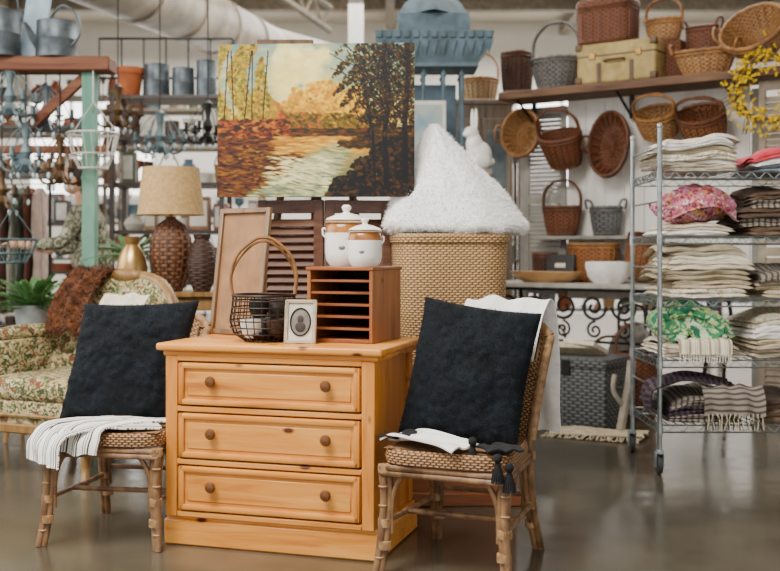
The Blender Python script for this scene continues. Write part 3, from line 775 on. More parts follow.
# ---------------- wire cart ----------------
CX,CY=1.33,5.34;CW,CD=.9,.6;b=B('wire_shelf_cart')
for x in (0,CW):
    for y in (0,CD):
        b.cyl((x,y,.12),(x,y,1.72),.0125,.0125,chrome,10);b.ball((x,y,1.72),.016,chrome,10)
        b.box((x,y,.115),(.03,.05,.02),galv,.003);b.box((x-.018,y+.015,.075),(.004,.04,.08),galv,.001);b.box((x+.018,y+.015,.075),(.004,.04,.08),galv,.001)
        b.lathe([(0,-.013),(.035,-.013),(.048,-.011),(.05,0),(.048,.011),(.035,.013),(0,.013)],M('2A2928','3A3836',name='rubber'),24,(x,y+.02,.05),T=Matrix.Rotation(rad(90),3,'Y'))
SZ=[1.50,1.18,.87,.57,.25]
for z in SZ:
    for dz in (0,-.035):
        b.tube([(0,0,z-.004+dz),(CW,0,z-.004+dz),(CW,CD,z-.004+dz),(0,CD,z-.004+dz)],.0045,chrome,6,True)
    for y in (0,CD):
        pts=[(k*CW/24,y,z-.004-.035*(k%2)) for k in range(25)];b.tube(pts,.003,chrome,4)
    for x in (0,CW):
        pts=[(x,k*CD/16,z-.004-.035*(k%2)) for k in range(17)];b.tube(pts,.003,chrome,4)
    for k in range(1,20):b.tube([(k*CW/20,0,z-.003),(k*CW/20,CD,z-.003)],.0028,chrome,4)
    for x in (0,CW):
        for y in (0,CD):b.cyl((x,y,z-.045),(x,y,z+.008),.018,.016,chrome,10)
for z in (1.62,1.35,1.02,.72,.42):b.tube([(0,0,z),(0,CD,z)],.005,chrome,6)
b.done((CX,CY,0))
pinkq=fabric_spots('pink_patchwork','B0586E',['5A2A4A','D8A040','E2CCC4','8E2A40','C87A9A'],13)
greenq=fabric_spots('green_quilt','3E8E5E',['C8DABC','16624A','BCCB8C'],11)
greyst=stripes('grey_stripe_cloth','8E8478','4E443C',.03,.4,axis=1)
darkw=stripes('dark_woven','4A3640','1E181E',.03,.5,axis=1);brownc=M('7A6450','54402E',rough=.95,sc=20,name='taupe_cloth')
brown3=M('5E4A3A','42322A',rough=.95,name='brown_cloth');towg=M('B4A78C','94866A',rough=.95,name='towel_grey')
redc=M('C0303C','D85060',rough=.9,name='red_cloth');pinkc=M('C89490','B07C7A',rough=.95,name='pink_cloth')
bluec=M('9AA6AC','7A8890',rough=.95,name='dusty_blue_cloth')
lace=stripes('lace_cloth','E8DEC8','A8967A',.05,.25,axis=0,line2='C4B494')
jac=fabric_spots('jacquard_cloth','DDD2BC',['B8A88A','EFE8DA'],26)
def stack(name,z,items,y=.29):
    for i,(x,w_,d_,ls) in enumerate(items):
        b=B(name);zz=0;base=R.random()*20;tot=sum(h for h,m in ls)
        for k,(h,m) in enumerate(ls):
            nl=2 if h>.03 else 1
            ww=w_*R.uniform(.84,1);dd=d_*R.uniform(.9,1);ox=R.uniform(-.025,.025);oy=R.uniform(-.02,.02)
            for q in range(nl):
                b.slab((ox,oy+.004*q,zz+h/nl/2),ww*(1-.02*q),dd,h/nl*1.1,m,R.random()*20,base,.026,max(.12,tot));zz+=h/nl*.96
        b.done((CX+x,CY+y,z+.002))
stack('folded_linens',SZ[0],[(.22,.40,.5,[(.04,lace),(.022,whitec),(.045,jac),(.03,towg),(.04,whitec),(.02,cream)]),(.66,.38,.48,[(.035,bluec),(.03,whitec),(.04,redc)])])
stack('folded_blankets',SZ[1],[(.645,.46,.5,[(.05,brownc),(.05,greyst),(.06,brown3),(.05,greyst),(.04,brownc)])])
stack('folded_linens',SZ[1],[(.2,.38,.5,[(.03,whitec),(.035,lace)])])
stack('folded_towels',SZ[2],[(.25,.46,.54,[(.05,jac),(.045,cream2),(.06,towg),(.055,lace),(.045,cream),(.02,cream2)]),(.69,.38,.5,[(.05,cream2),(.06,towg),(.05,greyst)])])
stack('folded_towels',SZ[3],[(.22,.42,.54,[(.045,cream),(.045,lace)]),(.67,.42,.52,[(.05,lace),(.05,cream2),(.07,whitec),(.06,jac)])])
stack('folded_rugs',SZ[4],[(.23,.42,.54,[(.045,greyst),(.045,darkw),(.05,greyst)]),(.68,.4,.5,[(.07,brownc),(.06,brown3)])])
b=B('pink_patchwork_quilt');
b.ball((.02,0,.09),(.19,.22,.085),pinkq,28,nz=.22,nsc=3);b.ball((-.05,-.1,.075),(.13,.13,.07),pinkq,20,nz=.25);b.ball((.03,-.04,.15),(.13,.15,.055),pinkq,24,nz=.3)
b.cloth([(-.17,-.2,.06),(-.05,-.24,.12),(.08,-.24,.13),(.2,-.18,.06)],(0,.05,.10),pinkq,10,.014,2,3);b.done((CX+.21,CY+.28,SZ[1]+.06))
b=B('green_rolled_quilt')
for (x,z,r) in ((-.085,.075,.075),(.075,.07,.07),(-.01,.145,.055)):
    b.lathe([(0,-.25),(r*.5,-.252),(r*.9,-.245),(r,-.23),(r,.24),(r*.9,.25),(0,.25)],greenq,24,(x,0,z),T=Matrix.Rotation(rad(90),3,'X'),sx=1.25,wob=.18)
b.cloth([(-.18,-.2,.08),(-.1,-.24,.15),(.02,-.255,.17),(.14,-.24,.10),(.2,-.2,.04)],(0,-.03,-.07),greenq,10,.012,2,3)
b.done((CX+.2,CY+.29,SZ[3]+.08),rad(-8))
b=B('fringed_dark_throw')
b.cloth([(.42,.0,.02),(.3,-.02,.06),(.14,-.03,.07),(.04,-.05,.05),(-.02,-.05,0.02),(-.03,-.05,-.07)],(.05,.34,0),darkw,16,.018,2.5,2)
b.cloth([(.36,-.17,.045),(.36,-.2,.03),(.36,-.225,-.02),(.36,-.23,-.1)],(.3,0,0),greyst,20,.012,3,5)
for k in range(26):
    x=.22+k*.011;b.tube([(x,-.23,-.09),(x+R.uniform(-.01,.01),-.232,-.12),(x+R.uniform(-.012,.012),-.235,-.17)],.003,cream2 if k%2 else blackc,4)
b.done((CX+.0,CY+.2,SZ[4]+.145))
b=B('crochet_lace_runner');
b.cloth([(0,.2,.0),(0,.02,.004),(0,-.02,-.01),(0,-.03,-.07)],(.26,0,0),lace,20,.006,4,5)
for k in range(20):b.tube([(-.125+.013*k,-.03,-.065),(-.125+.013*k+R.uniform(-.006,.006),-.032,-.11)],.003,cream,4)
b.done((CX+.22,CY+.0,SZ[3]+.012+.085))
# wreath
b=B('forsythia_wreath')
tw=M('6A5434','3A2A14',name='twig');yel=M('F0D020','D8B008',rough=.7,sc=30,name='yellow_petals')
for q in range(5):
    b.tube([((.2+.02*math.sin(a*3+q))*math.cos(a),.02*math.sin(a*5+q),(.2+.02*math.sin(a*3+q))*math.sin(a)) for a in [k*math.pi/20 for k in range(40)]],.006,tw,5,True)
for k in range(420):
    a=R.uniform(0,6.283);rr=.2+R.gauss(0,.04);c=Vector((rr*math.cos(a),R.uniform(-.05,.01),rr*math.sin(a)));s_=.014
    for q in range(4):
        d=Vector([R.uniform(-1,1) for _ in range(3)]).normalized();e=d.orthogonal()*s_*.5
        b.face([c,c+d*s_*.6+e,c+d*s_*1.5,c+d*s_*.6-e],yel)
for k in range(40):
    a=R.uniform(0,6.283);c=Vector((.2*math.cos(a),-.02,.2*math.sin(a)));a2=a+R.uniform(.2,.9);b.tube([c,c+Vector((.12*math.cos(a2),-.02,.12*math.sin(a2)))],.003,tw,4)
b.done(WW(WL(770,-.06),-.09,Z(88,6.75)),WR)
# ---------------- cabinets, birdhouse, rabbit ----------------
blue=M('627884','48595F',rough=.7,sc=10,name='blue_grey_paint')
b=B('display_cabinet');cab=wood('cabinet_wood','7A6A58','928272','524436',2,False);cabp=M('C9C4BA','B0AA9E',name='cabinet_paint')
b.box((.33,7.6,.8),(.60,.5,1.58),cabp,.006);b.box((.33,7.6,1.6),(.64,.56,.04),cab,.006);b.box((.33,7.6,.04),(.62,.53,.08),cab,.006)
for x in (.19,.47):
    b.box((x,7.34,1.18),(.25,.02,.7),blue,.006);b.box((x,7.34,.45),(.25,.02,.66),blue,.006);b.ball((x+(.1 if x<.33 else -.1),7.32,1.1),.015,brass,10)
b.done()
b=B('tall_cabinet');b.box((.72,8.75,1.13),(.5,.4,2.26),cab,.006);b.box((.72,8.75,2.28),(.54,.44,.04),cab,.006)
for x in (.6,.84):
    b.box((x,8.54,1.2),(.22,.02,1.9),cab,.006);b.box((x,8.528,1.7),(.15,.01,.7),M('5A6468','444C50',name='door_glass',rough=.2),.002)
b.done()
b=B('blue_wooden_birdhouse')
zb=1.622
b.box((0,0,zb+.015),(.5,.32,.03),blue,.004)
for x in (-.2,-.07,.07,.2):
    for y in (-.12,.12):
        b.cyl((x,y,zb+.03),(x,y,2.38),.014,.012,blue,8);b.ball((x,y,zb+.06),.024,blue,8);b.ball((x,y,2.34),.022,blue,8)
b.box((0,.10,2.0),(.34,.02,.6),M('4E6270','3E505C',name='blue_dark'),.003)
b.box((0,0,2.40),(.62,.38,.03),blue,.004)
P=[]
for (w_,z) in ((.30,2.41),(.33,2.46),(.40,2.55),(.41,2.62),(.40,2.63),(.0,2.63)):
    P.append([(w_*sx,w_*.6*sy,z) for sx,sy in ((-1,-1),(1,-1),(1,1),(-1,1))])
b.surf(P,blue,True)
for k in range(13):
    x=-.38+k*.0633;b.face([(x-.028,-.252,2.56),(x+.028,-.252,2.56),(x,-.225,2.46)],blue);b.box((x,-.25,2.6),(.04,.02,.05),blue,.003)
b.box((0,0,2.70),(.5,.32,.14),blue,.005);b.lathe([(.26,2.77),(.2,2.87),(.06,2.97),(.02,3.1),(0,3.12)],blue,4,sq=2)
b.done((X(433,7.7),7.71,0))
b=B('seascape_print');b.box((0,0,.26),(.30,.02,.52),M('D8D4CA','C4BEB2',name='print_frame'),.004);b.box((0,-.011,.26),(.25,.006,.46),M('6A8C9A','B8B6A4',sc=4,rough=.6,name='print_sea'),0)
b.done((X(424,7.4),7.42,1.622),(rad(-6),0,rad(-4)))
rabm=M('FAF8F2','F2EEE4',rough=.35,bump=.02,name='rabbit_ceramic')
b=B('white_rabbit_figurine')
b.ball((0,.02,.10),(.075,.095,.10),rabm,18);b.ball((0,-.02,.17),(.055,.06,.085),rabm,16);b.ball((0,-.045,.25),(.042,.055,.045),rabm,16);b.ball((0,-.09,.24),(.022,.022,.02),rabm,12)
for sx in (-1,1):
    b.ball((sx*.022,-.02,.34),(.017,.012,.085),rabm,12);b.ball((sx*.035,-.06,.06),(.02,.02,.07),rabm,12);b.ball((sx*.065,.0,.05),(.03,.075,.05),rabm,12)
    b.ball((sx*.04,-.08,.012),(.02,.04,.014),rabm,12)
b.ball((0,.12,.06),.028,rabm,12)
b.done((X(477,7.38),7.42,1.66),rad(-60),remesh=.007)
b=B('rabbit_pedestal');b.box((0,0,.02),(.2,.2,.04),cab,.004);b.done((X(477,7.38),7.42,1.62))
basket('handled_cream_basket',(X(480,8.7),8.75,2.301),.15,.12,.18,w_lt,rim_t,handle='arc',hh=.22,rot=(0,0,rad(-10)))
# ---------------- armchair ----------------
flor=fabric_spots('floral_tapestry','AA986A',['566032','7E4028','C4B88E','364626'],15)
cw=wood('carved_wood','8A6636','A4804C','5A3C1A',2,False)
b=B('upholstered_armchair')
b.box((0,-.02,.30),(.70,.66,.16),flor,.03,seg=3)
b.box((0,-.05,.42),(.60,.62,.12),flor,.05,seg=4)
P=[];Q=[]
for i in range(15):
    k=i/14;row=[];row2=[]
    for j in range(21):
        u=-1+2*j/20;zt=.36+k*(.54+.06*(1-u*u)-.10*abs(u)**6);y=.28+.14*k-.10*u*u
        bl=.05*(1-(2*k-1)**4)*(1-u**4);row.append((u*.36,y-bl-.02,zt));row2.append((u*.37,y+.07,zt))
    P.append(row);Q.append(row2)
b.surf(P,flor);b.surf(Q,flor,flip=True)
fr_=[Vector(r[0]) for r in P]+[Vector(a) for a in P[-1]]+[Vector(r[-1]) for r in reversed(P)]
b.tube([p+Vector((0,.035,.005)) for p in fr_],.032,cw,10)
b.surf([[p for p in P[-1]],[q for q in Q[-1]]],flor)
for r0 in (0,-1):b.surf([[r[r0] for r in P],[q[r0] for q in Q]],flor)
b.ball((0,.40,.97),(.10,.03,.04),cw,14)
for sx in (-1,1):
    b.tube(cm([(sx*.37,.26,.66),(sx*.40,.05,.67),(sx*.41,-.15,.65),(sx*.40,-.26,.62),(sx*.385,-.30,.56),(sx*.38,-.26,.52)],6),[.045]*31 ,flor,12)
    b.tube(cm([(sx*.41,-.20,.62),(sx*.425,-.33,.61),(sx*.415,-.36,.53),(sx*.375,-.29,.47),(sx*.36,-.32,.36),(sx*.36,-.35,.27)],6),.028,cw,8)
    b.box((sx*.365,0,.47),(.05,.56,.34),flor,.02,seg=2)
    b.tube(cm([(sx*.34,-.32,.25),(sx*.37,-.36,.18),(sx*.34,-.34,.08),(sx*.36,-.37,.0)],5),[.035]*6+[.025]*5+[.02]*5,cw,10)
    b.tube([(sx*.32,.30,.25),(sx*.33,.38,0)],[.03,.02],cw,10)
b.box((0,-.345,.235),(.68,.03,.05),cw,.008)
b.tube([(-.33,-.358,.30),(.33,-.358,.30)],.01,cw,6)
AC=Vector((-1.62,5.6,0));AR=rad(-24);b.done(AC,AR)
b=B('brown_fur_throw');bf=M('6E4020','361C0E',rough=1,sc=30,bump=.6,name='brown_fur')
b.cloth([(-.2,.14,.66),(-.2,.20,.80),(-.2,.28,.92),(-.2,.39,.99),(-.2,.50,.92),(-.2,.54,.75)],(.24,0,0),bf,20,.02,2,4,th=.02)
b.tufts(5000,.025,.0025,bf,3,.6);b.done(AC,AR)
b=B('cream_throw_blanket');b.cloth([(.14,.10,.62),(.14,.165,.74),(.14,.20,.82),(.145,.235,.87)],(.28,.02,0),cream,20,.010,2,4,th=.010);b.done(AC,AR)
b=B('console_table');b.box((-1.35,6.6,.845),(.95,.4,.03),cw,.005);b.box((-1.35,6.6,.79),(.88,.34,.08),cw,.004)
for x in (-1.78,-.92):
    for y in (6.44,6.76):b.cyl((x,y,0),(x,y,.79),.015,.025,cw,8)
b.done()
d=6.55
b=B('table_lamp')
b.lathe([(0,0),(.07,0),(.075,.02),(.10,.10),(.125,.22),(.12,.32),(.08,.40),(.035,.43),(.03,.45),(0,.45)],w_lamp,32)
for k in range(16):
    a=k*math.pi/8;b.tube([(r*math.cos(a),r*math.sin(a),z) for r,z in ((.076,.02),(.101,.10),(.119,.16),(.126,.22),(.125,.28),(.121,.32),(.081,.40),(.036,.43))],.004,rim_b,4)
b.cyl((0,0,.45),(0,0,.54),.012,.012,brass,10)
sh=M('C8A672','B28E58',rough=.9,sc=50,name='lamp_shade')
b.lathe([(.20,.46),(.17,.745),(.167,.745),(.196,.462),(.20,.46)],sh,40)
b.tube([(.2*math.cos(a),.2*math.sin(a),.462) for a in [k*math.pi/16 for k in range(32)]],.004,sh,6,True)
b.tube([(-.168,0,.73),(0,0,.72),(.168,0,.73)],.003,brass,5);b.cyl((0,0,.54),(0,0,.76),.004,.004,brass,6)
b.done((X(171,d),d,.862))
b=B('woven_vase');b.lathe([(0,0),(.05,0),(.085,.08),(.095,.17),(.07,.27),(.045,.31),(.055,.34),(.045,.34),(.035,.31),(0,.30)],w_dk,28);b.done((X(202,6.5),6.5,.862))
b=B('gold_vase');b.lathe([(0,0),(.055,0),(.085,.06),(.095,.14),(.07,.23),(.04,.28),(.05,.33),(.042,.33),(.032,.28),(0,.27)],M('C8A46A','A8844A',rough=.3,metal=.8,name='gold'),28);b.done((X(134,6.55),6.5,.862))
leaf=M('568244','38602A',rough=.7,name='leaf_green')
def plant(name,loc,pot,n,L,seed,h0):
    rr=random.Random(seed);b=B(name);pot(b)
    for k in range(n):
        a=rr.uniform(0,6.28);el=rr.uniform(.2,1.3);d=Vector((math.cos(a)*math.cos(el),math.sin(a)*math.cos(el),math.sin(el)))
        l=L*rr.uniform(.6,1.1);pts=[Vector((0,0,h0))+d*l*t-Vector((0,0,l*.35*t*t)) for t in (0,.25,.5,.75,1)]
        b.tube(pts,.0025,leaf,4)
        for q in range(1,11):
            t=q/10;p=Vector((0,0,h0))+d*l*t-Vector((0,0,l*.35*t*t))
            for sg in (-1,1):
                sd=d.cross(Vector((0,0,1))).normalized()*sg;ll=.04*(1.1-t*.6)
                b.face([p,p+sd*ll*.5+d*.012,p+sd*ll+Vector((0,0,-.006)),p+sd*ll*.5-d*.012],leaf)
    b.done(loc)
plant('potted_fern',(X(30,6.3),6.35,.60),lambda b:b.lathe([(0,0),(.08,0),(.11,.18),(.118,.19),(.105,.18),(.08,.15),(0,.15)],M('C0C4C6','9AA2A4',rough=.4,metal=.4,name='tin'),28),70,.34,3,.16)
plant('potted_plant',(X(128,6.7),6.74,.862),lambda b:b.lathe([(0,0),(.04,0),(.05,.2),(.045,.2),(0,.17)],ceram,20),30,.30,8,.2)
b=B('plant_stool');b.lathe([(0,.57),(.16,.57),(.165,.585),(.16,.6),(0,.6)],cw,28)
for k in range(4):
    a=k*1.57+.7;b.cyl((.16*math.cos(a),.16*math.sin(a),0),(.11*math.cos(a),.11*math.sin(a),.57),.014,.018,cw,8)
b.done((X(30,6.3),6.35,0))
# ---------------- timber frame rack on left ----------------
grn=M('80A892','588672',rough=.8,sc=10,st=(1,1,.2),name='green_paint');red=wood('red_beam','6E3A20','865434','3A1A0A',0,True,.7)
fx0=X(90,6.9);b=B('timber_display_frame')
b.box((fx0,6.9,1.12),(.085,.085,2.24),grn,.006);b.box((-3.6,6.9,1.12),(.07,.07,2.24),grn,.006)
b.box((-2.74,6.9,2.285),(1.95,.2,.09),red,.008);
b.box((fx0-.2,6.9,2.06),(.52,.05,.06),red,.004,rot=(0,rad(-42),0));b.box((-3.4,6.9,2.06),(.52,.05,.06),red,.004,rot=(0,rad(42),0))
b.box((-2.7,6.9,1.75),(1.8,.04,.05),red,.004)
b.done()
BZ=2.331
def can(b,r,h,m=galv):
    b.lathe([(0,0),(r,0),(r*1.01,.01),(r*.98,h*.5),(r*1.0,h*.52),(r*.98,h*.54),(r*.95,h),(r*.97,h+.01),(r*.9,h),(r*.9,.02),(0,.02)],m,28)
galvd=M('6E767A','4A5256',rough=.45,metal=.6,name='weathered_zinc')
b=B('galvanised_watering_can');can(b,.13,.22,galvd)
b.tube(cm([(.12,0,.05),(.22,0,.16),(.30,0,.27)],5),[.03-.0015*k for k in range(11)],galvd,12);b.lathe([(.015,0),(.05,.05),(.0,.055)],galvd,16,(.30,0,.27),T=Matrix.Rotation(rad(40),3,'Y'))
b.tube(cm([(-.12,0,.06),(-.2,0,.14),(-.17,0,.26),(-.05,0,.33),(.06,0,.26),(.1,0,.2)],6),.009,galvd,8);b.done((X(60,6.9)-.02,6.9,BZ),rad(150))
b=B('galvanised_bucket');can(b,.13,.28,galvd);b.tube(cm([(-.12,0,.27),(-.11,-.05,.4),(0,-.07,.46),(.11,-.05,.4),(.12,0,.27)],6),.006,galvd,6);b.done((X(2,6.9),6.86,BZ))
b=B('garden_sign');b.box((0,0,.22),(.16,.02,.42),M('AFC2CC','8CA4B2',name='sign_blue'),.006,rot=(0,rad(8),0));b.done((X(34,7.02),7.04,BZ-.0))
wirew=M('D8D4CA','A8A298',rough=.5,metal=.3,bump=0,name='white_wire')
def wirebasket(name,loc,r,h,m,hang_to):
    b=B(name)
    for k in range(18):
        a=k*2*math.pi/18;b.tube([(r*.55*math.cos(a),r*.55*math.sin(a),0),(r*.8*math.cos(a+.1),r*.8*math.sin(a+.1),h*.4),(r*math.cos(a),r*math.sin(a),h)],.004,m,4)
    for rr,z in ((.55,0),(.8,.4*h),(1,h)):b.tube([(r*rr*math.cos(a),r*rr*math.sin(a),z) for a in [q*math.pi/12 for q in range(24)]],.007,m,5,True)
    for k in range(3):
        a=k*2.09;b.tube([(r*math.cos(a),r*math.sin(a),h),(0,0,h+.2)],.003,m,4)
    b.tube([(0,0,h+.2),(0,0,hang_to-loc[2])],.004,m,4)
    b.tube([(r*.3,0,.01),(-r*.3,0,.01)],.004,m,4)
    b.done(loc)
wirebasket('hanging_wire_basket',(X(88,6.7),6.815,Z(166,6.6)),.16,.22,wirew,2.24)
wirebasket('hanging_wire_basket',(X(20,6.8),6.66,Z(262,6.8)),.15,.14,M('4E6A6A','2A4040',rough=.5,bump=0,name='teal_wire'),1.75)
verd=M('74868A','46565A',rough=.5,metal=.3,name='verdigris');oldbr=M('6A5030','3E2C18',rough=.5,metal=.5,name='aged_brass');glassc=M('C4D0D0','A0B0B2',rough=.15,bump=0,name='cut_glass')
def chandelier(loc,top,m,s=1,n=6,drops=True):
    b=B('hanging_chandelier')
    b.lathe([(0,-.03),(.028*s,-.02),(.045*s,.02),(.02*s,.06),(.04*s,.10),(.016*s,.16),(.028*s,.24),(.036*s,.27),(0,.30)],m,14)
    for k in range(n):
        a=k*2*math.pi/n+.3;ca,sa=math.cos(a),math.sin(a)
        b.tube([Vector((q.x*ca*s,q.x*sa*s,q.z)) for q in cm([(.02,0,.05),(.07,0,-.02),(.13,0,-.01),(.16,0,.06)],4)],.009,m,5)
        b.lathe([(0,0),(.032*s,.008),(.034*s,.014),(.014,.016),(.013,.07),(0,.072)],m,10,(.16*s*ca,.16*s*sa,.055))
        b.tube([Vector((q.x*ca*s,q.x*sa*s,q.z)) for q in cm([(.02,0,.27),(.09,0,.2),(.15,0,.07)],4)],.004,m,4)
        if drops:
            b.ball((.16*s*ca,.16*s*sa,.02),(.012,.012,.022),glassc,8);b.ball((.09*s*ca,.09*s*sa,-.05),(.010,.010,.02),glassc,8);b.tube([(.09*s*ca,.09*s*sa,-.03),(.09*s*ca,.09*s*sa,-.02)],.003,m,4)
    b.tube([(0,0,.29),(0,0,top-loc[2])],.005,iron,5);b.done(loc)
for (u,v,y,m,s) in ((10,112,6.84,verd,1.0),(46,128,6.98,galvd,1.0),(26,168,6.88,verd,1.0),(60,180,6.86,oldbr,.85),(2,205,6.98,oldbr,1.0)):
    chandelier((X(u,y),y,Z(v,y)),2.25,m,s)
for (u,v,d,m,s) in ((118,124,7.9,oldbr,1.),(160,150,7.9,verd,1.1),(208,140,8.0,iron,1.)):
    chandelier((X(u,d),d,Z(v,d)),5.09,m,s)
# ---------------- background homeware shelves ----------------
pal=[('7A7E80','5A5E60'),('8E4826','743618'),('5A4436','3A2A20'),('B9AF98','988C74'),('6A8490','4A6474'),('2E2A28','1C1A18'),('A08054','7C5C34'),('D4CEC2','B8B0A2'),('5E6E50','404E34'),('8A5C3E','644024')]
def homeware(name,x0,x1,y,levels,seed,mt,depth=.4,dens=.16,top=None):
    rr=random.Random(seed);b=B(name);zt=levels[-1]
    for x in (x0,x1):
        for yy in (y,y+depth):b.box((x,yy,zt/2),(.04,.04,zt),mt,.003)
    for z in levels:b.box(((x0+x1)/2,y+depth/2,z),(x1-x0+.04,depth,.03),mt,.003)
    for z in levels:
        if top and z==levels[-1]:continue
        x=x0+.08
        while x<x1-.05:
            a=pal[rr.randrange(len(pal))];m=M(a[0],a[1],rough=.5,name='homeware_'+a[0]);r=rr.uniform(.05,.11);h=rr.uniform(.12,.3);k=rr.randrange(5);c=(x+r*.5,y+.05+r+rr.uniform(0,.1),z+.015)
            if k==0:b.lathe([(0,0),(r*.7,0),(r,h*.4),(r*.8,h*.7),(r*.4,h*.9),(r*.5,h),(r*.4,h),(0,h*.8)],m,16,c)
            elif k==1:b.lathe([(0,0),(r*.8,0),(r,h*.7),(r*1.05,h*.72),(r*.9,h*.7),(r*.7,.02),(0,.02)],m,16,c);b.tube(cm([(c[0]-r,c[1],c[2]+h*.7),(c[0],c[1],c[2]+h*1.4),(c[0]+r,c[1],c[2]+h*.7)],6),.006,m,5)
            elif k==2:
                b.box((c[0],c[1],c[2]+h/2),(r*1.8,.12,h),m,.006);b.box((c[0],c[1]-.062,c[2]+h/2),(r*1.4,.006,h*.75),M('D4CEC2','B8B0A2',rough=.5,name='homeware_D4CEC2'),0)
            elif k==3:
                b.lathe([(0,0),(r*.6,0),(r*.65,.02),(r*.12,.05),(r*.1,h*.6),(r*.5,h*.75),(r*.55,h),(r*.45,h),(0,h*.78)],m,16,c)
            else:b.lathe([(0,0),(r,0),(r*1.05,h*.5),(r*.95,h*.52),(r*.9,.02),(0,.02)],m,16,c)
            x+=r*1.6+rr.uniform(.02,dens)
    b.done()
dkw=wood('rack_wood','3A2C24','4E3E34','201612',0,False);rc=M('988C7A','7C7060',name='rack_cream')
homeware('homeware_shelf',X(112,8.4),X(222,8.4),8.4,[.4,.85,1.25,1.62,1.98,2.30],5,dkw,dens=.03,top=True)
homeware('homeware_shelf',X(-60,10.),X(85,10.),10.,[.4,.9,1.35,1.8,2.25],9,dkw,dens=.03)
homeware('homeware_shelf',X(95,11.5),X(260,11.5),11.5,[.5,1.,1.4,1.8,2.2,2.6],21,rc,dens=.04)
homeware('homeware_shelf',X(415,10.5),X(520,10.5),10.5,[.5,1.,1.5,2.0],14,dkw,dens=.1)
homeware('homeware_shelf',X(540,11),X(720,11),11,[.5,1.,1.5],31,dkw,dens=.1)
homeware('homeware_shelf',X(-80,13),X(120,13),13,[.5,1.,1.5,2.,2.5,2.95],41,rc,dens=.06)
for u,r,h in ((158,.10,.25),(184,.09,.22),(207,.08,.28)):
    b=B('galvanised_bucket');can(b,r,h,galvd);b.done((X(u,8.6),8.57,2.316))
b=B('terracotta_pot');b.lathe([(0,0),(.075,0),(.10,.18),(.11,.18),(.11,.23),(.10,.23),(.08,.04),(0,.04)],M('AE5C2C','944A20',rough=.8,name='terracotta'),28);b.done((X(130,8.55),8.55,2.316))
b=B('wire_pot_rack');
for k in range(7):b.tube([(-.55+.18*k,0,2.82),(-.55+.18*k,0,2.316)],.008,iron,5)
for z in (2.5,2.82):b.tube([(-.55,0,z),(.53,0,z)],.01,iron,6)
b.done((X(167,8.75),8.76,0))
b=B('clothes_rack')
yk=8.9;xa,xb=X(-30,8.9),X(50,8.9)
b.tube([(xa,yk,0),(xa,yk,1.65),(xb,yk,1.65),(xb,yk,0)],.015,iron,8)
for x in (xa,xb):b.tube([(x,yk-.25,.02),(x,yk+.25,.02)],.015,iron,8)
cl=[('7A4A3C','5E382E'),('B0988C','907C70'),('54585E','3C4046'),('B4A48A','94866C'),('5E3A30','44281E'),('C4BCAE','A49C8E'),('5E6A5E','444E44')]
x=xa+.06;i=0
while x<xb-.05:
    a=cl[i%len(cl)];m=M(a[0],a[1],rough=.95,name='garment_'+a[0]);i+=1
    P=[]
    for (w_,z) in ((.02,1.62),(.20,1.56),(.19,1.3),(.2,1.0),(.24,.6)):
        P.append([(x+.022*math.cos(q)+.012*math.sin(z*9+i+q*2),yk+w_*math.sin(q),z) for q in [k*math.pi/8 for k in range(16)]])
    b.surf(P,m,True);b.face(P[-1],m);x+=.065
b.done()
# ---------------- person in background ----------------
skin=M('D8A484','C48E70',rough=.55,sc=20,bump=.03,name='skin')
shirt=fabric_spots('patterned_shirt','5E5E48',['8E8A72','3A3C30','B4AE96'],16)
pant=M('3A4250','2C3440',rough=.9,name='denim');hairm=M('3E2818','24160E',rough=.7,sc=40,st=(1,1,.2),name='hair')
root=bpy.data.objects.new('shopper_person',None);bpy.context.collection.objects.link(root);root.location=(-2.02,7.45,0)
def skinobj(name,V,E,rs,m,sub=2,rt=0):
    me=bpy.data.meshes.new(name);me.from_pydata(V,E,[]);o=bpy.data.objects.new(name,me);bpy.context.collection.objects.link(o)
    me.materials.append(m);o.parent=root
    mo=o.modifiers.new('skin','SKIN');mo.use_smooth_shade=True
    sv=me.skin_vertices[0].data
    for i,r in enumerate(rs):sv[i].radius=(r,r) if not isinstance(r,tuple) else r
    sv[rt].use_root=True
    sb=o.modifiers.new('sub','SUBSURF');sb.levels=sub;sb.render_levels=sub
    return o
skinobj('shirt',[(0,0,.92),(-.02,0,1.08),(-.05,0,1.24),(-.07,0,1.36),(-.08,0,1.42),
  (-.08,-.16,1.36),(-.16,-.20,1.16),(-.36,-.19,1.14),
  (-.08,.16,1.36),(-.15,.2,1.14),(-.34,.14,1.10)],
  [(0,1),(1,2),(2,3),(3,4),(3,5),(5,6),(6,7),(3,8),(8,9),(9,10)],[.15,.13,.14,.12,.06,.065,.052,.042,.065,.052,.042],shirt)
skinobj('trousers',[(0,0,.95),(0,-.1,.86),(-.01,-.11,.5),(.01,-.11,.09),(0,.1,.86),(.03,.11,.5),(.06,.11,.09)],[(0,1),(1,2),(2,3),(0,4),(4,5),(5,6)],[.14,.11,.075,.055,.11,.075,.055],pant)
skinobj('neck',[(-.08,0,1.38),(-.10,0,1.47),(-.115,0,1.53)],[(0,1),(1,2)],[.055,.05,.05],skin)
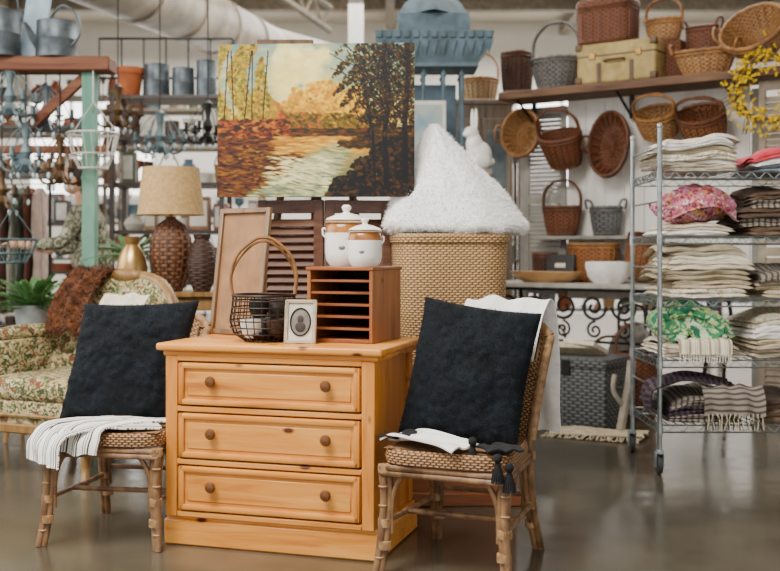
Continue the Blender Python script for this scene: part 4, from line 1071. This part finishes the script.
for nm,a,bq in (('forearm_right',(-.35,-.19,1.14),(-.50,-.17,1.15)),('forearm_left',(-.33,.14,1.10),(-.47,.09,1.13))):
    A=Vector(a);Bv=Vector(bq);d=(Bv-A).normalized();sd=Vector((0,1,0))
    skinobj(nm,[A,A.lerp(Bv,.6),Bv,Bv+d*.045],[(0,1),(1,2),(2,3)],[.032,.027,(.022,.028),(.016,.038)],skin)
    sg=1 if 'right' in nm else -1
    for k in range(4):
        st=Bv+d*.035+sd*(-.027+.018*k);L=(.07,.08,.075,.06)[k]
        skinobj(nm+'_finger_%d'%(k+1),[st,st+d*L*.45+Vector((0,0,-.002)),st+d*L*.75+Vector((0,0,-.016)),st+d*L*.9+Vector((0,0,-.032))],[(0,1),(1,2),(2,3)],[.009,.0085,.008,.007],skin,1)
    st=Bv+sd*sg*.02+d*.0
    skinobj(nm+'_thumb',[st,st+sd*sg*.03+d*.03+Vector((0,0,-.01)),st+sd*sg*.032+d*.055+Vector((0,0,-.02))],[(0,1),(1,2)],[.011,.0095,.008],skin,1)
b=B('head')
hc=Vector((-.135,0,1.60))
b.ball(hc,(.092,.075,.112),skin,20);b.ball(hc+Vector((-.04,0,-.06)),(.05,.05,.045),skin,14)
b.ball(hc+Vector((-.097,0,-.015)),(.018,.012,.02),skin,10);b.ball(hc+Vector((-.08,0,.02)),(.015,.05,.012),skin,10)
for sy in (-1,1):b.ball(hc+Vector((.005,sy*.076,-.01)),(.02,.01,.03),skin,10)
h=b.done(remesh=.006);h.parent=root
b=B('face_features')
for sy in (-1,1):
    b.ball(hc+Vector((-.083,sy*.03,.0)),(.008,.012,.007),ceram,10);b.ball(hc+Vector((-.089,sy*.03,.0)),(.004,.005,.005),iron,8);b.ball(hc+Vector((-.088,sy*.03,.02)),(.004,.016,.003),hairm,8)
b.ball(hc+Vector((-.086,0,-.055)),(.006,.022,.006),M('A85A50','984A42',name='lips'),10)
h=b.done();h.parent=root
b=B('hair');b.ball(hc+Vector((.02,0,.022)),(.094,.085,.11),hairm,22,nz=.06);b.ball(hc+Vector((.07,0,-.07)),(.045,.06,.12),hairm,18,nz=.1);h=b.done();h.parent=root
b=B('shoes')
for sy,x in ((-.11,.01),(.11,.06)):b.ball((x-.05,sy,.035),(.13,.045,.04),blackc,14)
h=b.done();h.parent=root
